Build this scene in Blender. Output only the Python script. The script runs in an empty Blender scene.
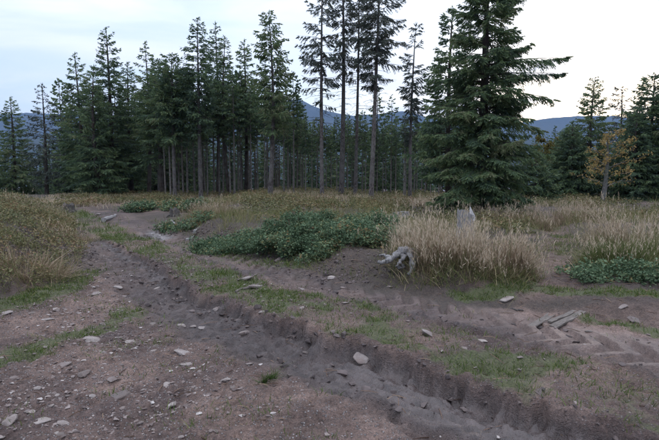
import bpy, math, numpy as np

# ------------------------------------------------------------------ camera, sky, sun, exposure
SC = bpy.context.scene
COL = SC.collection
PW, PH, FPX, HOR, EYE = 659.0, 440.0, 512.0, 172.0, 1.65
PITCH = math.atan((PH / 2 - HOR) / FPX)
cam_d = bpy.data.cameras.new('camera')
cam_d.sensor_width = 36.0
cam_d.lens = 36.0 * FPX / PW
cam_d.clip_start, cam_d.clip_end = 0.05, 30000
cam = bpy.data.objects.new('camera', cam_d)
COL.objects.link(cam)
cam.location = (0, 0, EYE)
cam.rotation_euler = (math.pi / 2 - PITCH, 0, 0)
SC.camera = cam
SC.cycles.use_denoising = True
SC.cycles.max_bounces = 6
SC.cycles.diffuse_bounces = 4
SC.cycles.glossy_bounces = 2
SC.cycles.transparent_max_bounces = 4
SC.cycles.volume_bounces = 1

SUN_EL, SUN_AZ = math.radians(6.0), math.radians(28.0)      # low behind the trees, to the right of the view
world = bpy.data.worlds.new('World')
SC.world = world
world.use_nodes = True
wn, wl = world.node_tree.nodes, world.node_tree.links
wn.clear()
w_out = wn.new('ShaderNodeOutputWorld')
w_bg = wn.new('ShaderNodeBackground')
sky = wn.new('ShaderNodeTexSky')
sky.sky_type = 'NISHITA'
sky.sun_disc = False
sky.sun_elevation = SUN_EL
sky.sun_rotation = SUN_AZ
sky.altitude = 700
sky.air_density = 1.0
sky.dust_density = 1.5
sky.ozone_density = 2.0
w_bg.inputs['Strength'].default_value = 0.15
# thin high cloud sheet: a veil over the whole dome, with soft streaks
tc = wn.new('ShaderNodeTexCoord')
sep = wn.new('ShaderNodeSeparateXYZ'); wl.new(tc.outputs['Generated'], sep.inputs[0])
def wmath(op, a, b=None, c=None, clamp=False):
    n = wn.new('ShaderNodeMath'); n.operation = op; n.use_clamp = clamp
    for i, v in enumerate((a, b, c)):
        if v is None: continue
        if isinstance(v, (int, float)): n.inputs[i].default_value = v
        else: wl.new(v, n.inputs[i])
    return n.outputs[0]
zz = wmath('ADD', wmath('MAXIMUM', sep.outputs[2], 0.0), 0.12)
cmb = wn.new('ShaderNodeCombineXYZ')
wl.new(wmath('DIVIDE', sep.outputs[0], zz), cmb.inputs[0])
wl.new(wmath('MULTIPLY', wmath('DIVIDE', sep.outputs[1], zz), 1.9), cmb.inputs[1])
nz = wn.new('ShaderNodeTexNoise'); nz.inputs['Scale'].default_value = 0.75
nz.inputs['Detail'].default_value = 6; nz.inputs['Roughness'].default_value = 0.55
nz.inputs['Distortion'].default_value = 0.6
wl.new(cmb.outputs[0], nz.inputs['Vector'])
cr = wn.new('ShaderNodeValToRGB'); wl.new(nz.outputs['Fac'], cr.inputs[0])
cr.color_ramp.elements[0].position = 0.40; cr.color_ramp.elements[0].color = (0.56, 0.56, 0.56, 1)
cr.color_ramp.elements[1].position = 0.62; cr.color_ramp.elements[1].color = (0.95, 0.95, 0.95, 1)
wmix = wn.new('ShaderNodeMixRGB')
wl.new(cr.outputs[0], wmix.inputs[0])
wl.new(sky.outputs[0], wmix.inputs[1])
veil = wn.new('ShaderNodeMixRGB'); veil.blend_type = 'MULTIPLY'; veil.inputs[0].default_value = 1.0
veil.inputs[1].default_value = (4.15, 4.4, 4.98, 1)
vg = wmath('ADD', 0.74, wmath('MULTIPLY', wmath('POWER', wmath('MAXIMUM', sep.outputs[2], 0.0), 1.8), 1.7))  # brightening added towards the zenith, above the view, to lift the ground light
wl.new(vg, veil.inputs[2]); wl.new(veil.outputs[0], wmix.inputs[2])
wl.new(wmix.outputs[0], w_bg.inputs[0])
wl.new(w_bg.outputs[0], w_out.inputs[0])

sun_d = bpy.data.lights.new('sun', 'SUN')
sun_d.energy = 0.5
sun_d.angle = math.radians(15)
sun_d.color = (1.0, 0.86, 0.72)
sun = bpy.data.objects.new('sun', sun_d)
COL.objects.link(sun)
sun.rotation_euler = (math.pi / 2 - SUN_EL, 0, math.pi - SUN_AZ)
SC.view_settings.view_transform = 'Standard'
SC.view_settings.look = 'None'
SC.view_settings.exposure = 1.1
SC.view_settings.gamma = 1.0

# ------------------------------------------------------------------ helpers
R = np.random.default_rng(7)
cp, sp = math.cos(PITCH), math.sin(PITCH)
def ray(px, py):
    a, b = (px - PW / 2) / FPX, -(py - PH / 2) / FPX
    return np.array([a, cp + b * sp, -sp + b * cp])
def U(px, py, z=0.0):
    d = ray(px, py); t = (z - EYE) / d[2]
    return (d[0] * t, d[1] * t)
def at_y(px, py, Y):                      # world point on the sight line at ground distance Y
    d = ray(px, py); t = Y / d[1]
    return np.array([d[0] * t, Y, EYE + d[2] * t])
def UP(pts, z=0.0):
    return np.array([U(a, b, z) for a, b in pts])

def sstep(a, b, x):
    t = np.clip((x - a) / (b - a), 0, 1)
    return t * t * (3 - 2 * t)

_tab = np.random.default_rng(3).random((256, 256))
def vnoise(x, y):
    xi = np.floor(x).astype(int); yi = np.floor(y).astype(int)
    fx = x - xi; fy = y - yi
    fx = fx * fx * fx * (fx * (fx * 6 - 15) + 10); fy = fy * fy * fy * (fy * (fy * 6 - 15) + 10)
    a = _tab[xi & 255, yi & 255]; b = _tab[(xi + 1) & 255, yi & 255]
    c = _tab[xi & 255, (yi + 1) & 255]; d = _tab[(xi + 1) & 255, (yi + 1) & 255]
    return (a * (1 - fx) + b * fx) * (1 - fy) + (c * (1 - fx) + d * fx) * fy
def fbm(x, y, o=4, g=0.5):
    s = 0; a = 1; n = 0
    for k in range(o):
        s = s + a * vnoise(x + 17.3 * k, y - 9.1 * k); n += a
        a *= g; x = x * 2.03; y = y * 2.03
    return s / n

def polyd(P, x, y):
    """signed distance to an open polyline (positive on its right-hand side), and arc length of the foot point"""
    best = np.full(x.shape, 1e9); sg = np.zeros(x.shape); arc = np.zeros(x.shape); acc = 0.0
    for i in range(len(P) - 1):
        ax, ay = P[i]; bx, by = P[i + 1]
        dx, dy = bx - ax, by - ay; L = math.hypot(dx, dy)
        t = np.clip(((x - ax) * dx + (y - ay) * dy) / (L * L), 0, 1)
        d = np.hypot(x - (ax + t * dx), y - (ay + t * dy))
        m = d < best
        best = np.where(m, d, best)
        sg = np.where(m, np.sign((x - ax) * dy - (y - ay) * dx), sg)
        arc = np.where(m, acc + t * L, arc)
        acc += L
    return best * sg, arc, acc
def inside(P, x, y):
    """signed distance to a closed polygon, positive inside"""
    best = np.full(x.shape, 1e9); inn = np.zeros(x.shape, bool)
    n = len(P)
    for i in range(n):
        ax, ay = P[i]; bx, by = P[(i + 1) % n]
        dx, dy = bx - ax, by - ay; L2 = dx * dx + dy * dy + 1e-12
        t = np.clip(((x - ax) * dx + (y - ay) * dy) / L2, 0, 1)
        best = np.minimum(best, np.hypot(x - (ax + t * dx), y - (ay + t * dy)))
        if ay != by:
            c = ((ay > y) != (by > y)) & (x < (bx - ax) * (y - ay) / (by - ay) + ax)
            inn ^= c
    return np.where(inn, best, -best)

def mesh_arrays(name, V, faces, tint=None, attrs=None, smooth=False):
    """faces: list of (n,k) int arrays; tint: per-vertex float"""
    me = bpy.data.meshes.new(name)
    V = np.ascontiguousarray(V, dtype=np.float32).reshape(-1, 3)
    faces = [np.asarray(f, dtype=np.int32) for f in faces if len(f)]
    me.vertices.add(len(V)); me.vertices.foreach_set('co', V.ravel())
    loops = np.concatenate([f.ravel() for f in faces])
    tot = np.concatenate([np.full(len(f), f.shape[1], np.int32) for f in faces])
    start = np.concatenate([[0], np.cumsum(tot)[:-1]]).astype(np.int32)
    me.loops.add(len(loops)); me.loops.foreach_set('vertex_index', loops)
    me.polygons.add(len(tot)); me.polygons.foreach_set('loop_start', start)
    me.polygons.foreach_set('use_smooth', np.full(len(tot), smooth, bool))
    if tint is not None:
        a = me.attributes.new('tint', 'FLOAT', 'POINT')
        a.data.foreach_set('value', np.asarray(tint, np.float32))
    for k, v in (attrs or {}).items():
        a = me.attributes.new(k, 'FLOAT', 'POINT')
        a.data.foreach_set('value', np.asarray(v, np.float32))
    me.update(calc_edges=True)
    return me
def link(name, me, mat=None, parent=None, loc=None):
    o = bpy.data.objects.new(name, me); COL.objects.link(o)
    if mat is not None and me is not None and not me.materials: me.materials.append(mat)
    if parent is not None: o.parent = parent
    if loc is not None: o.location = loc
    return o
def tag(o, label=None, cat=None, group=None, kind=None):
    if label: o['label'] = label
    if cat: o['category'] = cat
    if group: o['group'] = group
    if kind: o['kind'] = kind
    return o
def empty(name, loc, rz=0.0):
    o = bpy.data.objects.new(name, None); COL.objects.link(o)
    o.location = loc; o.rotation_euler = (0, 0, rz); o.empty_display_size = 0.2
    return o

def tube(P, rad, n=7, cap=True, rng=None, rough=0.0):
    """tapered tube along points P with radii; returns V, quads, tris"""
    P = np.asarray(P, float); m = len(P); rad = np.asarray(rad, float)
    T = np.gradient(P, axis=0); T /= np.linalg.norm(T, axis=1)[:, None] + 1e-9
    ref = np.array([0.0, 0, 1]) if abs(T[:, 2]).mean() < 0.8 else np.array([1.0, 0, 0])
    A = np.cross(T, ref); A /= np.linalg.norm(A, axis=1)[:, None] + 1e-9
    B = np.cross(T, A)
    th = np.arange(n) * 2 * math.pi / n
    rr = rad[:, None] * np.ones((1, n))
    if rng is not None and rough: rr = rr * (1 + rough * rng.normal(size=rr.shape))
    V = P[:, None, :] + rr[..., None] * (np.cos(th)[None, :, None] * A[:, None, :] + np.sin(th)[None, :, None] * B[:, None, :])
    V = V.reshape(-1, 3)
    i = np.arange(m - 1)[:, None] * n; j = np.arange(n)[None, :]
    q = np.stack([i + j, i + (j + 1) % n, i + n + (j + 1) % n, i + n + j], -1).reshape(-1, 4)
    tr = np.zeros((0, 3), int)
    if cap:
        V = np.vstack([V, P[-1], P[0]]); e = m * n
        jj = np.arange(n); k = (m - 1) * n
        tr = np.vstack([np.stack([k + jj, k + (jj + 1) % n, np.full(n, e)], -1),
                        np.stack([(jj + 1) % n, jj, np.full(n, e + 1)], -1)])
    return V, q, tr
class Acc:
    def __init__(s): s.V = []; s.Q = []; s.T = []; s.t = []; s.n = 0
    def add(s, V, q=None, t=None, tint=0.5):
        V = np.asarray(V, float).reshape(-1, 3)
        if q is not None and len(q): s.Q.append(np.asarray(q) + s.n)
        if t is not None and len(t): s.T.append(np.asarray(t) + s.n)
        s.V.append(V); s.t.append(np.broadcast_to(np.asarray(tint, float), (len(V),))); s.n += len(V)
    def quads(s, K, tint):                 # K (n,4,3)
        n = len(K)
        if n: s.add(K.reshape(-1, 3), np.arange(n * 4).reshape(-1, 4), None, np.repeat(tint, 4))
    def mesh(s, name, smooth=False):
        f = []
        if s.Q: f.append(np.vstack(s.Q))
        if s.T: f.append(np.vstack(s.T))
        return mesh_arrays(name, np.vstack(s.V), f, np.concatenate(s.t), smooth=smooth)

# ------------------------------------------------------------------ materials
def newmat(name):
    m = bpy.data.materials.new(name); m.use_nodes = True
    nt = m.node_tree; b = nt.nodes['Principled BSDF']
    return m, nt, nt.nodes, nt.links, b
def ramp(nt, fac, stops):
    r = nt.nodes.new('ShaderNodeValToRGB')
    e = r.color_ramp.elements
    while len(e) < len(stops): e.new(0.5)
    for k, (p, c) in enumerate(stops):
        e[k].position = p; e[k].color = (*c, 1)
    nt.links.new(fac, r.inputs[0]); return r.outputs[0]
def noise(nt, scale, detail=4, rough=0.55, vec=None, dist=0.0):
    n = nt.nodes.new('ShaderNodeTexNoise')
    n.inputs['Scale'].default_value = scale; n.inputs['Detail'].default_value = detail
    n.inputs['Roughness'].default_value = rough; n.inputs['Distortion'].default_value = dist
    if vec is not None: nt.links.new(vec, n.inputs['Vector'])
    return n.outputs['Fac']
def mixc(nt, fac, a, b, mode='MIX'):
    n = nt.nodes.new('ShaderNodeMixRGB'); n.blend_type = mode
    for s, v in ((0, fac), (1, a), (2, b)):
        if isinstance(v, (int, float)): n.inputs[s].default_value = v
        elif isinstance(v, tuple): n.inputs[s].default_value = (*v, 1)
        else: nt.links.new(v, n.inputs[s])
    return n.outputs[0]
def mth(nt, op, a, b=None, clamp=False):
    n = nt.nodes.new('ShaderNodeMath'); n.operation = op; n.use_clamp = clamp
    for i, v in enumerate((a, b)):
        if v is None: continue
        if isinstance(v, (int, float)): n.inputs[i].default_value = v
        else: nt.links.new(v, n.inputs[i])
    return n.outputs[0]
def attr(nt, name):
    n = nt.nodes.new('ShaderNodeAttribute'); n.attribute_name = name; return n.outputs['Fac']
def bump(nt, b, h, dist, strength=1.0):
    n = nt.nodes.new('ShaderNodeBump'); n.inputs['Distance'].default_value = dist; n.inputs['Strength'].default_value = strength
    nt.links.new(h, n.inputs['Height']); nt.links.new(n.outputs[0], b.inputs['Normal'])
def pos(nt):
    return nt.nodes.new('ShaderNodeNewGeometry').outputs['Position']
def objc(nt):
    return nt.nodes.new('ShaderNodeTexCoord').outputs['Object']

def leaf_mat(name, stops, rough=0.7, vary=0.35, trans=0.0):
    m, nt, N, L, b = newmat(name)
    t = attr(nt, 'tint')
    oi = N.new('ShaderNodeObjectInfo').outputs['Random']
    f = mth(nt, 'ADD', t, mth(nt, 'MULTIPLY', mth(nt, 'SUBTRACT', oi, 0.5), vary), True)
    c = ramp(nt, f, stops)
    L.new(c, b.inputs['Base Color']); b.inputs['Roughness'].default_value = rough
    b.inputs['Specular IOR Level'].default_value = 0.25
    if trans:
        tr = N.new('ShaderNodeBsdfTranslucent'); L.new(c, tr.inputs[0])
        mx = N.new('ShaderNodeMixShader'); mx.inputs[0].default_value = trans
        L.new(b.outputs[0], mx.inputs[1]); L.new(tr.outputs[0], mx.inputs[2])
        L.new(mx.outputs[0], N['Material Output'].inputs['Surface'])
    return m
def bark_mat(name, c1, c2, c3):
    m, nt, N, L, b = newmat(name)
    v = objc(nt)
    mp = N.new('ShaderNodeMapping'); mp.inputs['Scale'].default_value = (1, 1, 0.35); L.new(v, mp.inputs[0])
    n1 = noise(nt, 22, 5, 0.65, mp.outputs[0]); n2 = noise(nt, 2.2, 3, 0.5, v)
    c = mixc(nt, ramp(nt, n2, [(0.42, (0, 0, 0)), (0.66, (1, 1, 1))]), ramp(nt, n1, [(0.40, c1), (0.60, c2)]), c3)
    oi = N.new('ShaderNodeObjectInfo').outputs['Random']
    c = mixc(nt, 1.0, c, ramp(nt, oi, [(0, (0.7, 0.7, 0.7)), (1, (1.15, 1.12, 1.1))]), 'MULTIPLY')
    L.new(c, b.inputs['Base Color']); b.inputs['Roughness'].default_value = 0.9
    b.inputs['Specular IOR Level'].default_value = 0.2
    bump(nt, b, n1, 0.08, 1.0)
    return m
M = {}
M['spruce'] = leaf_mat('spruce_needles', [(0.0, (0.052, 0.085, 0.058)), (0.45, (0.098, 0.150, 0.076)), (0.8, (0.145, 0.200, 0.085)), (1.0, (0.175, 0.190, 0.105))], 0.6, 0.4, 0.4)
M['spruce_blue'] = leaf_mat('spruce_needles_grey', [(0.0, (0.045, 0.060, 0.050)), (0.5, (0.075, 0.092, 0.074)), (1.0, (0.115, 0.115, 0.085))], 0.6, 0.3, 0.2)
M['autumn'] = leaf_mat('autumn_leaves', [(0.0, (0.19, 0.13, 0.05)), (0.5, (0.32, 0.225, 0.08)), (0.85, (0.36, 0.28, 0.10)), (1, (0.21, 0.22, 0.08))], 0.6, 0, 0.3)
M['yellow'] = leaf_mat('yellowing_leaves', [(0.0, (0.07, 0.075, 0.02)), (0.6, (0.17, 0.14, 0.03)), (1, (0.24, 0.16, 0.04))], 0.6, 0, 0.3)
M['bark_dark'] = bark_mat('dark_spruce_bark', (0.035, 0.027, 0.024), (0.085, 0.068, 0.060), (0.10, 0.095, 0.085))
M['bark_pale'] = bark_mat('pale_spruce_bark', (0.055, 0.048, 0.047), (0.175, 0.155, 0.15), (0.16, 0.155, 0.145))
M['bark_pale2'] = bark_mat('grey_spruce_bark', (0.095, 0.082, 0.077), (0.26, 0.232, 0.22), (0.24, 0.23, 0.21))
M['limb'] = bark_mat('limb_bark', (0.030, 0.024, 0.021), (0.075, 0.060, 0.052), (0.09, 0.088, 0.075))
M['beech_bark'] = bark_mat('grey_smooth_bark', (0.13, 0.125, 0.12), (0.23, 0.22, 0.21), (0.17, 0.19, 0.15))
M['dry_grass'] = leaf_mat('dry_grass', [(0.0, (0.13, 0.088, 0.056)), (0.35, (0.27, 0.195, 0.130)), (0.7, (0.44, 0.345, 0.245)), (0.92, (0.56, 0.47, 0.36)), (0.97, (0.15, 0.16, 0.07)), (1.0, (0.12, 0.15, 0.06))], 0.75, 0.1, 0.25)
M['mixed_grass'] = leaf_mat('green_and_straw_grass', [(0.0, (0.065, 0.090, 0.030)), (0.45, (0.135, 0.150, 0.052)), (0.75, (0.23, 0.20, 0.095)), (1.0, (0.38, 0.30, 0.19))], 0.75, 0.1, 0.25)
M['green_grass'] = leaf_mat('short_green_grass', [(0.0, (0.035, 0.060, 0.014)), (0.5, (0.075, 0.115, 0.026)), (0.85, (0.13, 0.15, 0.04)), (1.0, (0.20, 0.17, 0.08))], 0.7, 0.1, 0.25)
M['heath'] = leaf_mat('bilberry_heath', [(0.0, (0.070, 0.085, 0.040)), (0.35, (0.130, 0.130, 0.058)), (0.62, (0.185, 0.155, 0.072)), (0.82, (0.22, 0.150, 0.082)), (1.0, (0.21, 0.105, 0.065))], 0.7, 0.1, 0.2)
M['bramble'] = leaf_mat('bramble_leaves', [(0.0, (0.045, 0.078, 0.036)), (0.5, (0.100, 0.155, 0.086)), (0.8, (0.16, 0.212, 0.112)), (0.93, (0.20, 0.20, 0.08)), (1.0, (0.25, 0.16, 0.08))], 0.75, 0.1, 0.2)
M['stem'] = leaf_mat('brown_stems', [(0, (0.08, 0.045, 0.035)), (1, (0.19, 0.13, 0.09))], 0.8, 0.1)

def stone_mat(name, c1, c2):
    m, nt, N, L, b = newmat(name)
    v = objc(nt)
    n1 = noise(nt, 9, 5, 0.65, v); n2 = noise(nt, 60, 3, 0.6, v)
    c = ramp(nt, n1, [(0.3, c1), (0.7, c2)])
    c = mixc(nt, 0.55, c, ramp(nt, n2, [(0.3, (0.55, 0.52, 0.50)), (0.7, (1.1, 1.1, 1.1))]), 'MULTIPLY')
    oi = N.new('ShaderNodeObjectInfo').outputs['Random']
    c = mixc(nt, 1.0, c, ramp(nt, oi, [(0, (0.72, 0.70, 0.70)), (1, (1.1, 1.08, 1.04))]), 'MULTIPLY')
    nd = noise(nt, 3.5, 5, 0.65, pos(nt))
    c = mixc(nt, ramp(nt, nd, [(0.42, (0, 0, 0)), (0.62, (0.75, 0.75, 0.75))]), c, (0.15, 0.108, 0.095))
    L.new(c, b.inputs['Base Color']); b.inputs['Roughness'].default_value = 0.75
    bump(nt, b, n1, 0.02, 0.6)
    return m
M['stone'] = stone_mat('pale_gneiss', (0.25, 0.215, 0.205), (0.46, 0.415, 0.395))
M['stone_dark'] = stone_mat('dull_gneiss', (0.12, 0.10, 0.095), (0.24, 0.205, 0.19))
M['pebble'] = leaf_mat('pebbles', [(0, (0.095, 0.072, 0.067)), (0.55, (0.19, 0.150, 0.138)), (0.88, (0.25, 0.205, 0.19)), (1, (0.42, 0.385, 0.365))], 0.75, 0)
M['clod'] = leaf_mat('mud_clods', [(0, (0.055, 0.043, 0.042)), (1, (0.130, 0.102, 0.096))], 0.7, 0)

def wood_mat(name, c1, c2, axis_scale):
    m, nt, N, L, b = newmat(name)
    v = objc(nt)
    mp = N.new('ShaderNodeMapping'); mp.inputs['Scale'].default_value = axis_scale; L.new(v, mp.inputs[0])
    n1 = noise(nt, 14, 6, 0.65, mp.outputs[0], 0.5); n2 = noise(nt, 5, 3, 0.5, v)
    c = mixc(nt, 0.6, ramp(nt, n1, [(0.3, c1), (0.68, c2)]), ramp(nt, n2, [(0.35, (0.6, 0.58, 0.58)), (0.65, (1.1, 1.1, 1.1))]), 'MULTIPLY')
    L.new(c, b.inputs['Base Color']); b.inputs['Roughness'].default_value = 0.85
    bump(nt, b, n1, 0.02, 0.9)
    return m
M['driftwood'] = wood_mat('bleached_root_wood', (0.10, 0.092, 0.092), (0.38, 0.365, 0.36), (4, 4, 0.8))
M['plankwood'] = wood_mat('weathered_plank', (0.075, 0.062, 0.055), (0.24, 0.205, 0.18), (0.5, 6, 6))
M['rotwood'] = wood_mat('rotten_stump', (0.035, 0.030, 0.028), (0.13, 0.115, 0.105), (4, 4, 0.8))
M['paleshard'] = wood_mat('pale_split_wood', (0.30, 0.29, 0.285), (0.58, 0.56, 0.55), (4, 4, 0.8))

def ground_mat():
    m, nt, N, L, b = newmat('earth')
    p = pos(nt)
    n_big = noise(nt, 0.9, 4, 0.6, p); n_mid = noise(nt, 7, 5, 0.65, p); n_fine = noise(nt, 55, 4, 0.7, p)
    soil = ramp(nt, mixc(nt, 0.5, n_big, n_mid), [(0.34, (0.082, 0.056, 0.049)), (0.5, (0.166, 0.115, 0.099)), (0.66, (0.250, 0.181, 0.158))])
    soil = mixc(nt, 0.75, soil, ramp(nt, n_fine, [(0.32, (0.45, 0.43, 0.43)), (0.68, (1.45, 1.45, 1.45))]), 'MULTIPLY')
    n_damp = noise(nt, 0.55, 5, 0.62, p, 0.4)
    soil = mixc(nt, 1.0, soil, ramp(nt, n_damp, [(0.40, (0.50, 0.48, 0.50)), (0.58, (1.15, 1.12, 1.07))]), 'MULTIPLY')
    vor = N.new('ShaderNodeTexVoronoi'); vor.inputs['Scale'].default_value = 48; L.new(p, vor.inputs['Vector'])
    sc = N.new('ShaderNodeSeparateColor'); L.new(vor.outputs['Color'], sc.inputs[0])
    grit = ramp(nt, sc.outputs[1], [(0, (0.12, 0.10, 0.097)), (1, (0.36, 0.32, 0.31))])
    near = ramp(nt, vor.outputs['Distance'], [(0.28, (1, 1, 1)), (0.46, (0, 0, 0))])
    pick = ramp(nt, sc.outputs[0], [(0.60, (0, 0, 0)), (0.66, (1, 1, 1))])
    stony = attr(nt, 'stony')
    v2 = N.new('ShaderNodeTexVoronoi'); v2.inputs['Scale'].default_value = 105; L.new(p, v2.inputs['Vector'])
    s2_ = N.new('ShaderNodeSeparateColor'); L.new(v2.outputs['Color'], s2_.inputs[0])
    soil = mixc(nt, 0.45, soil, ramp(nt, s2_.outputs[0], [(0.0, (0.45, 0.42, 0.42)), (0.35, (0.85, 0.82, 0.8)), (0.8, (1.1, 1.1, 1.1)), (1.0, (1.7, 1.7, 1.7))]), 'MULTIPLY')
    gm = mth(nt, 'MULTIPLY', mth(nt, 'MULTIPLY', near, pick), stony)
    c = mixc(nt, gm, soil, grit)
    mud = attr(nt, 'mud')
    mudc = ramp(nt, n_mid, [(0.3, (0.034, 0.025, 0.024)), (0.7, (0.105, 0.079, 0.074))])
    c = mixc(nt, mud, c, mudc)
    lit = attr(nt, 'litter')
    litc = ramp(nt, n_fine, [(0.3, (0.026, 0.020, 0.018)), (0.52, (0.066, 0.050, 0.042)), (0.72, (0.14, 0.105, 0.070))])
    c = mixc(nt, lit, c, litc)
    gr = attr(nt, 'green')
    gf = ramp(nt, mth(nt, 'ADD', gr, mth(nt, 'MULTIPLY', mth(nt, 'SUBTRACT', n_mid, 0.5), 1.6)), [(0.30, (0, 0, 0)), (0.75, (0.85, 0.85, 0.85))])
    grc = ramp(nt, n_fine, [(0.3, (0.050, 0.062, 0.024)), (0.7, (0.13, 0.145, 0.060))])
    c = mixc(nt, gf, c, grc)
    L.new(c, b.inputs['Base Color'])
    rr = mth(nt, 'SUBTRACT', 0.88, mth(nt, 'MULTIPLY', mud, mth(nt, 'ADD', 0.18, mth(nt, 'MULTIPLY', n_mid, 0.42))))
    L.new(mth(nt, 'SUBTRACT', rr, mth(nt, 'MULTIPLY', attr(nt, 'wet'), 0.42)), b.inputs['Roughness'])
    h = mth(nt, 'ADD', mth(nt, 'MULTIPLY', n_fine, 0.6), mth(nt, 'ADD', mth(nt, 'MULTIPLY', n_mid, 0.9), mth(nt, 'MULTIPLY', gm, 0.7)))
    h = mth(nt, 'SUBTRACT', h, mth(nt, 'MULTIPLY', v2.outputs['Distance'], 0.15))
    bs = N.new('ShaderNodeBump'); bs.inputs['Distance'].default_value = 0.045
    L.new(mth(nt, 'SUBTRACT', 1.0, mth(nt, 'MULTIPLY', attr(nt, 'wet'), 0.8)), bs.inputs['Strength'])
    L.new(h, bs.inputs['Height']); L.new(bs.outputs[0], b.inputs['Normal'])
    return m
M['earth'] = ground_mat()

def hill_mat():
    m, nt, N, L, b = newmat('far_forest')
    p = pos(nt)
    n1 = noise(nt, 0.004, 5, 0.6, p); n2 = noise(nt, 0.03, 4, 0.6, p)
    c = mixc(nt, 0.5, ramp(nt, n1, [(0.35, (0.018, 0.030, 0.022)), (0.65, (0.040, 0.048, 0.030))]), ramp(nt, n2, [(0.3, (0.02, 0.03, 0.02)), (0.7, (0.05, 0.055, 0.035))]))
    L.new(c, b.inputs['Base Color']); b.inputs['Roughness'].default_value = 1.0
    b.inputs['Specular IOR Level'].default_value = 0.0
    return m
M['hill'] = hill_mat()

# ------------------------------------------------------------------ the lie of the land
RUT_A = UP([(110, 243), (150, 261), (185, 281), (215, 296), (260, 314), (300, 327), (340, 338), (400, 352), (450, 371), (500, 386), (560, 403), (620, 420), (659, 431), (740, 455), (900, 510)])
RUT_B = UP([(96, 217), (120, 225), (160, 240), (200, 257), (240, 272), (300, 288), (360, 300), (420, 314), (500, 331), (560, 346), (620, 361), (659, 372), (760, 402), (950, 470)])
RUT_BU = UP([(90, 213), (125, 215), (170, 233), (215, 249), (300, 274), (400, 296), (480, 304), (560, 318), (659, 338), (780, 365), (980, 420)])
MOUND = np.vstack([np.array([(-7.5, 3.2)]), UP([(-60, 322), (0, 303), (50, 287), (84, 272), (94, 256), (86, 236), (70, 219), (30, 214)]), np.array([(-22, 19.0), (-24, 4.0)])])
LEFT_EDGE = UP([(-60, 322), (0, 303), (50, 287), (84, 272), (94, 256), (86, 236), (66, 217), (40, 213.5)])
TRACK = np.vstack([LEFT_EDGE, np.array([(-22, 21.5), (-22, 24.0)]), UP([(90, 212), (125, 214), (170, 232), (215, 249), (300, 275), (400, 298), (480, 306), (540, 304), (600, 316), (659, 330), (780, 365), (980, 420)]), np.array([(9, 1.5), (9, -7), (-9, -7), (-9, 2.2)])])
PATH = np.vstack([UP([(520, 300), (590, 300), (600, 284), (585, 262), (572, 240), (562, 225), (548, 216), (536, 216), (534, 226), (546, 243), (545, 262), (528, 285)])])
PUDDLE = UP([(134, 236), (150, 230), (170, 231), (182, 237), (160, 240), (142, 240)])
GREEN_L = UP([(-40, 372), (5, 352), (50, 332), (100, 316), (132, 302)])
GREEN_M = UP([(-30, 309), (0, 303), (40, 291), (75, 279), (88, 270)])
GREEN_R = UP([(470, 296), (520, 291), (570, 296), (620, 300), (659, 305), (760, 320)])
GREEN_R2 = UP([(590, 316), (625, 322), (659, 332), (720, 345)])
GREEN_B = UP([(185, 244), (215, 254), (260, 264), (300, 266)])

def bank_h(arc, tot):
    f = arc
    return f

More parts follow.
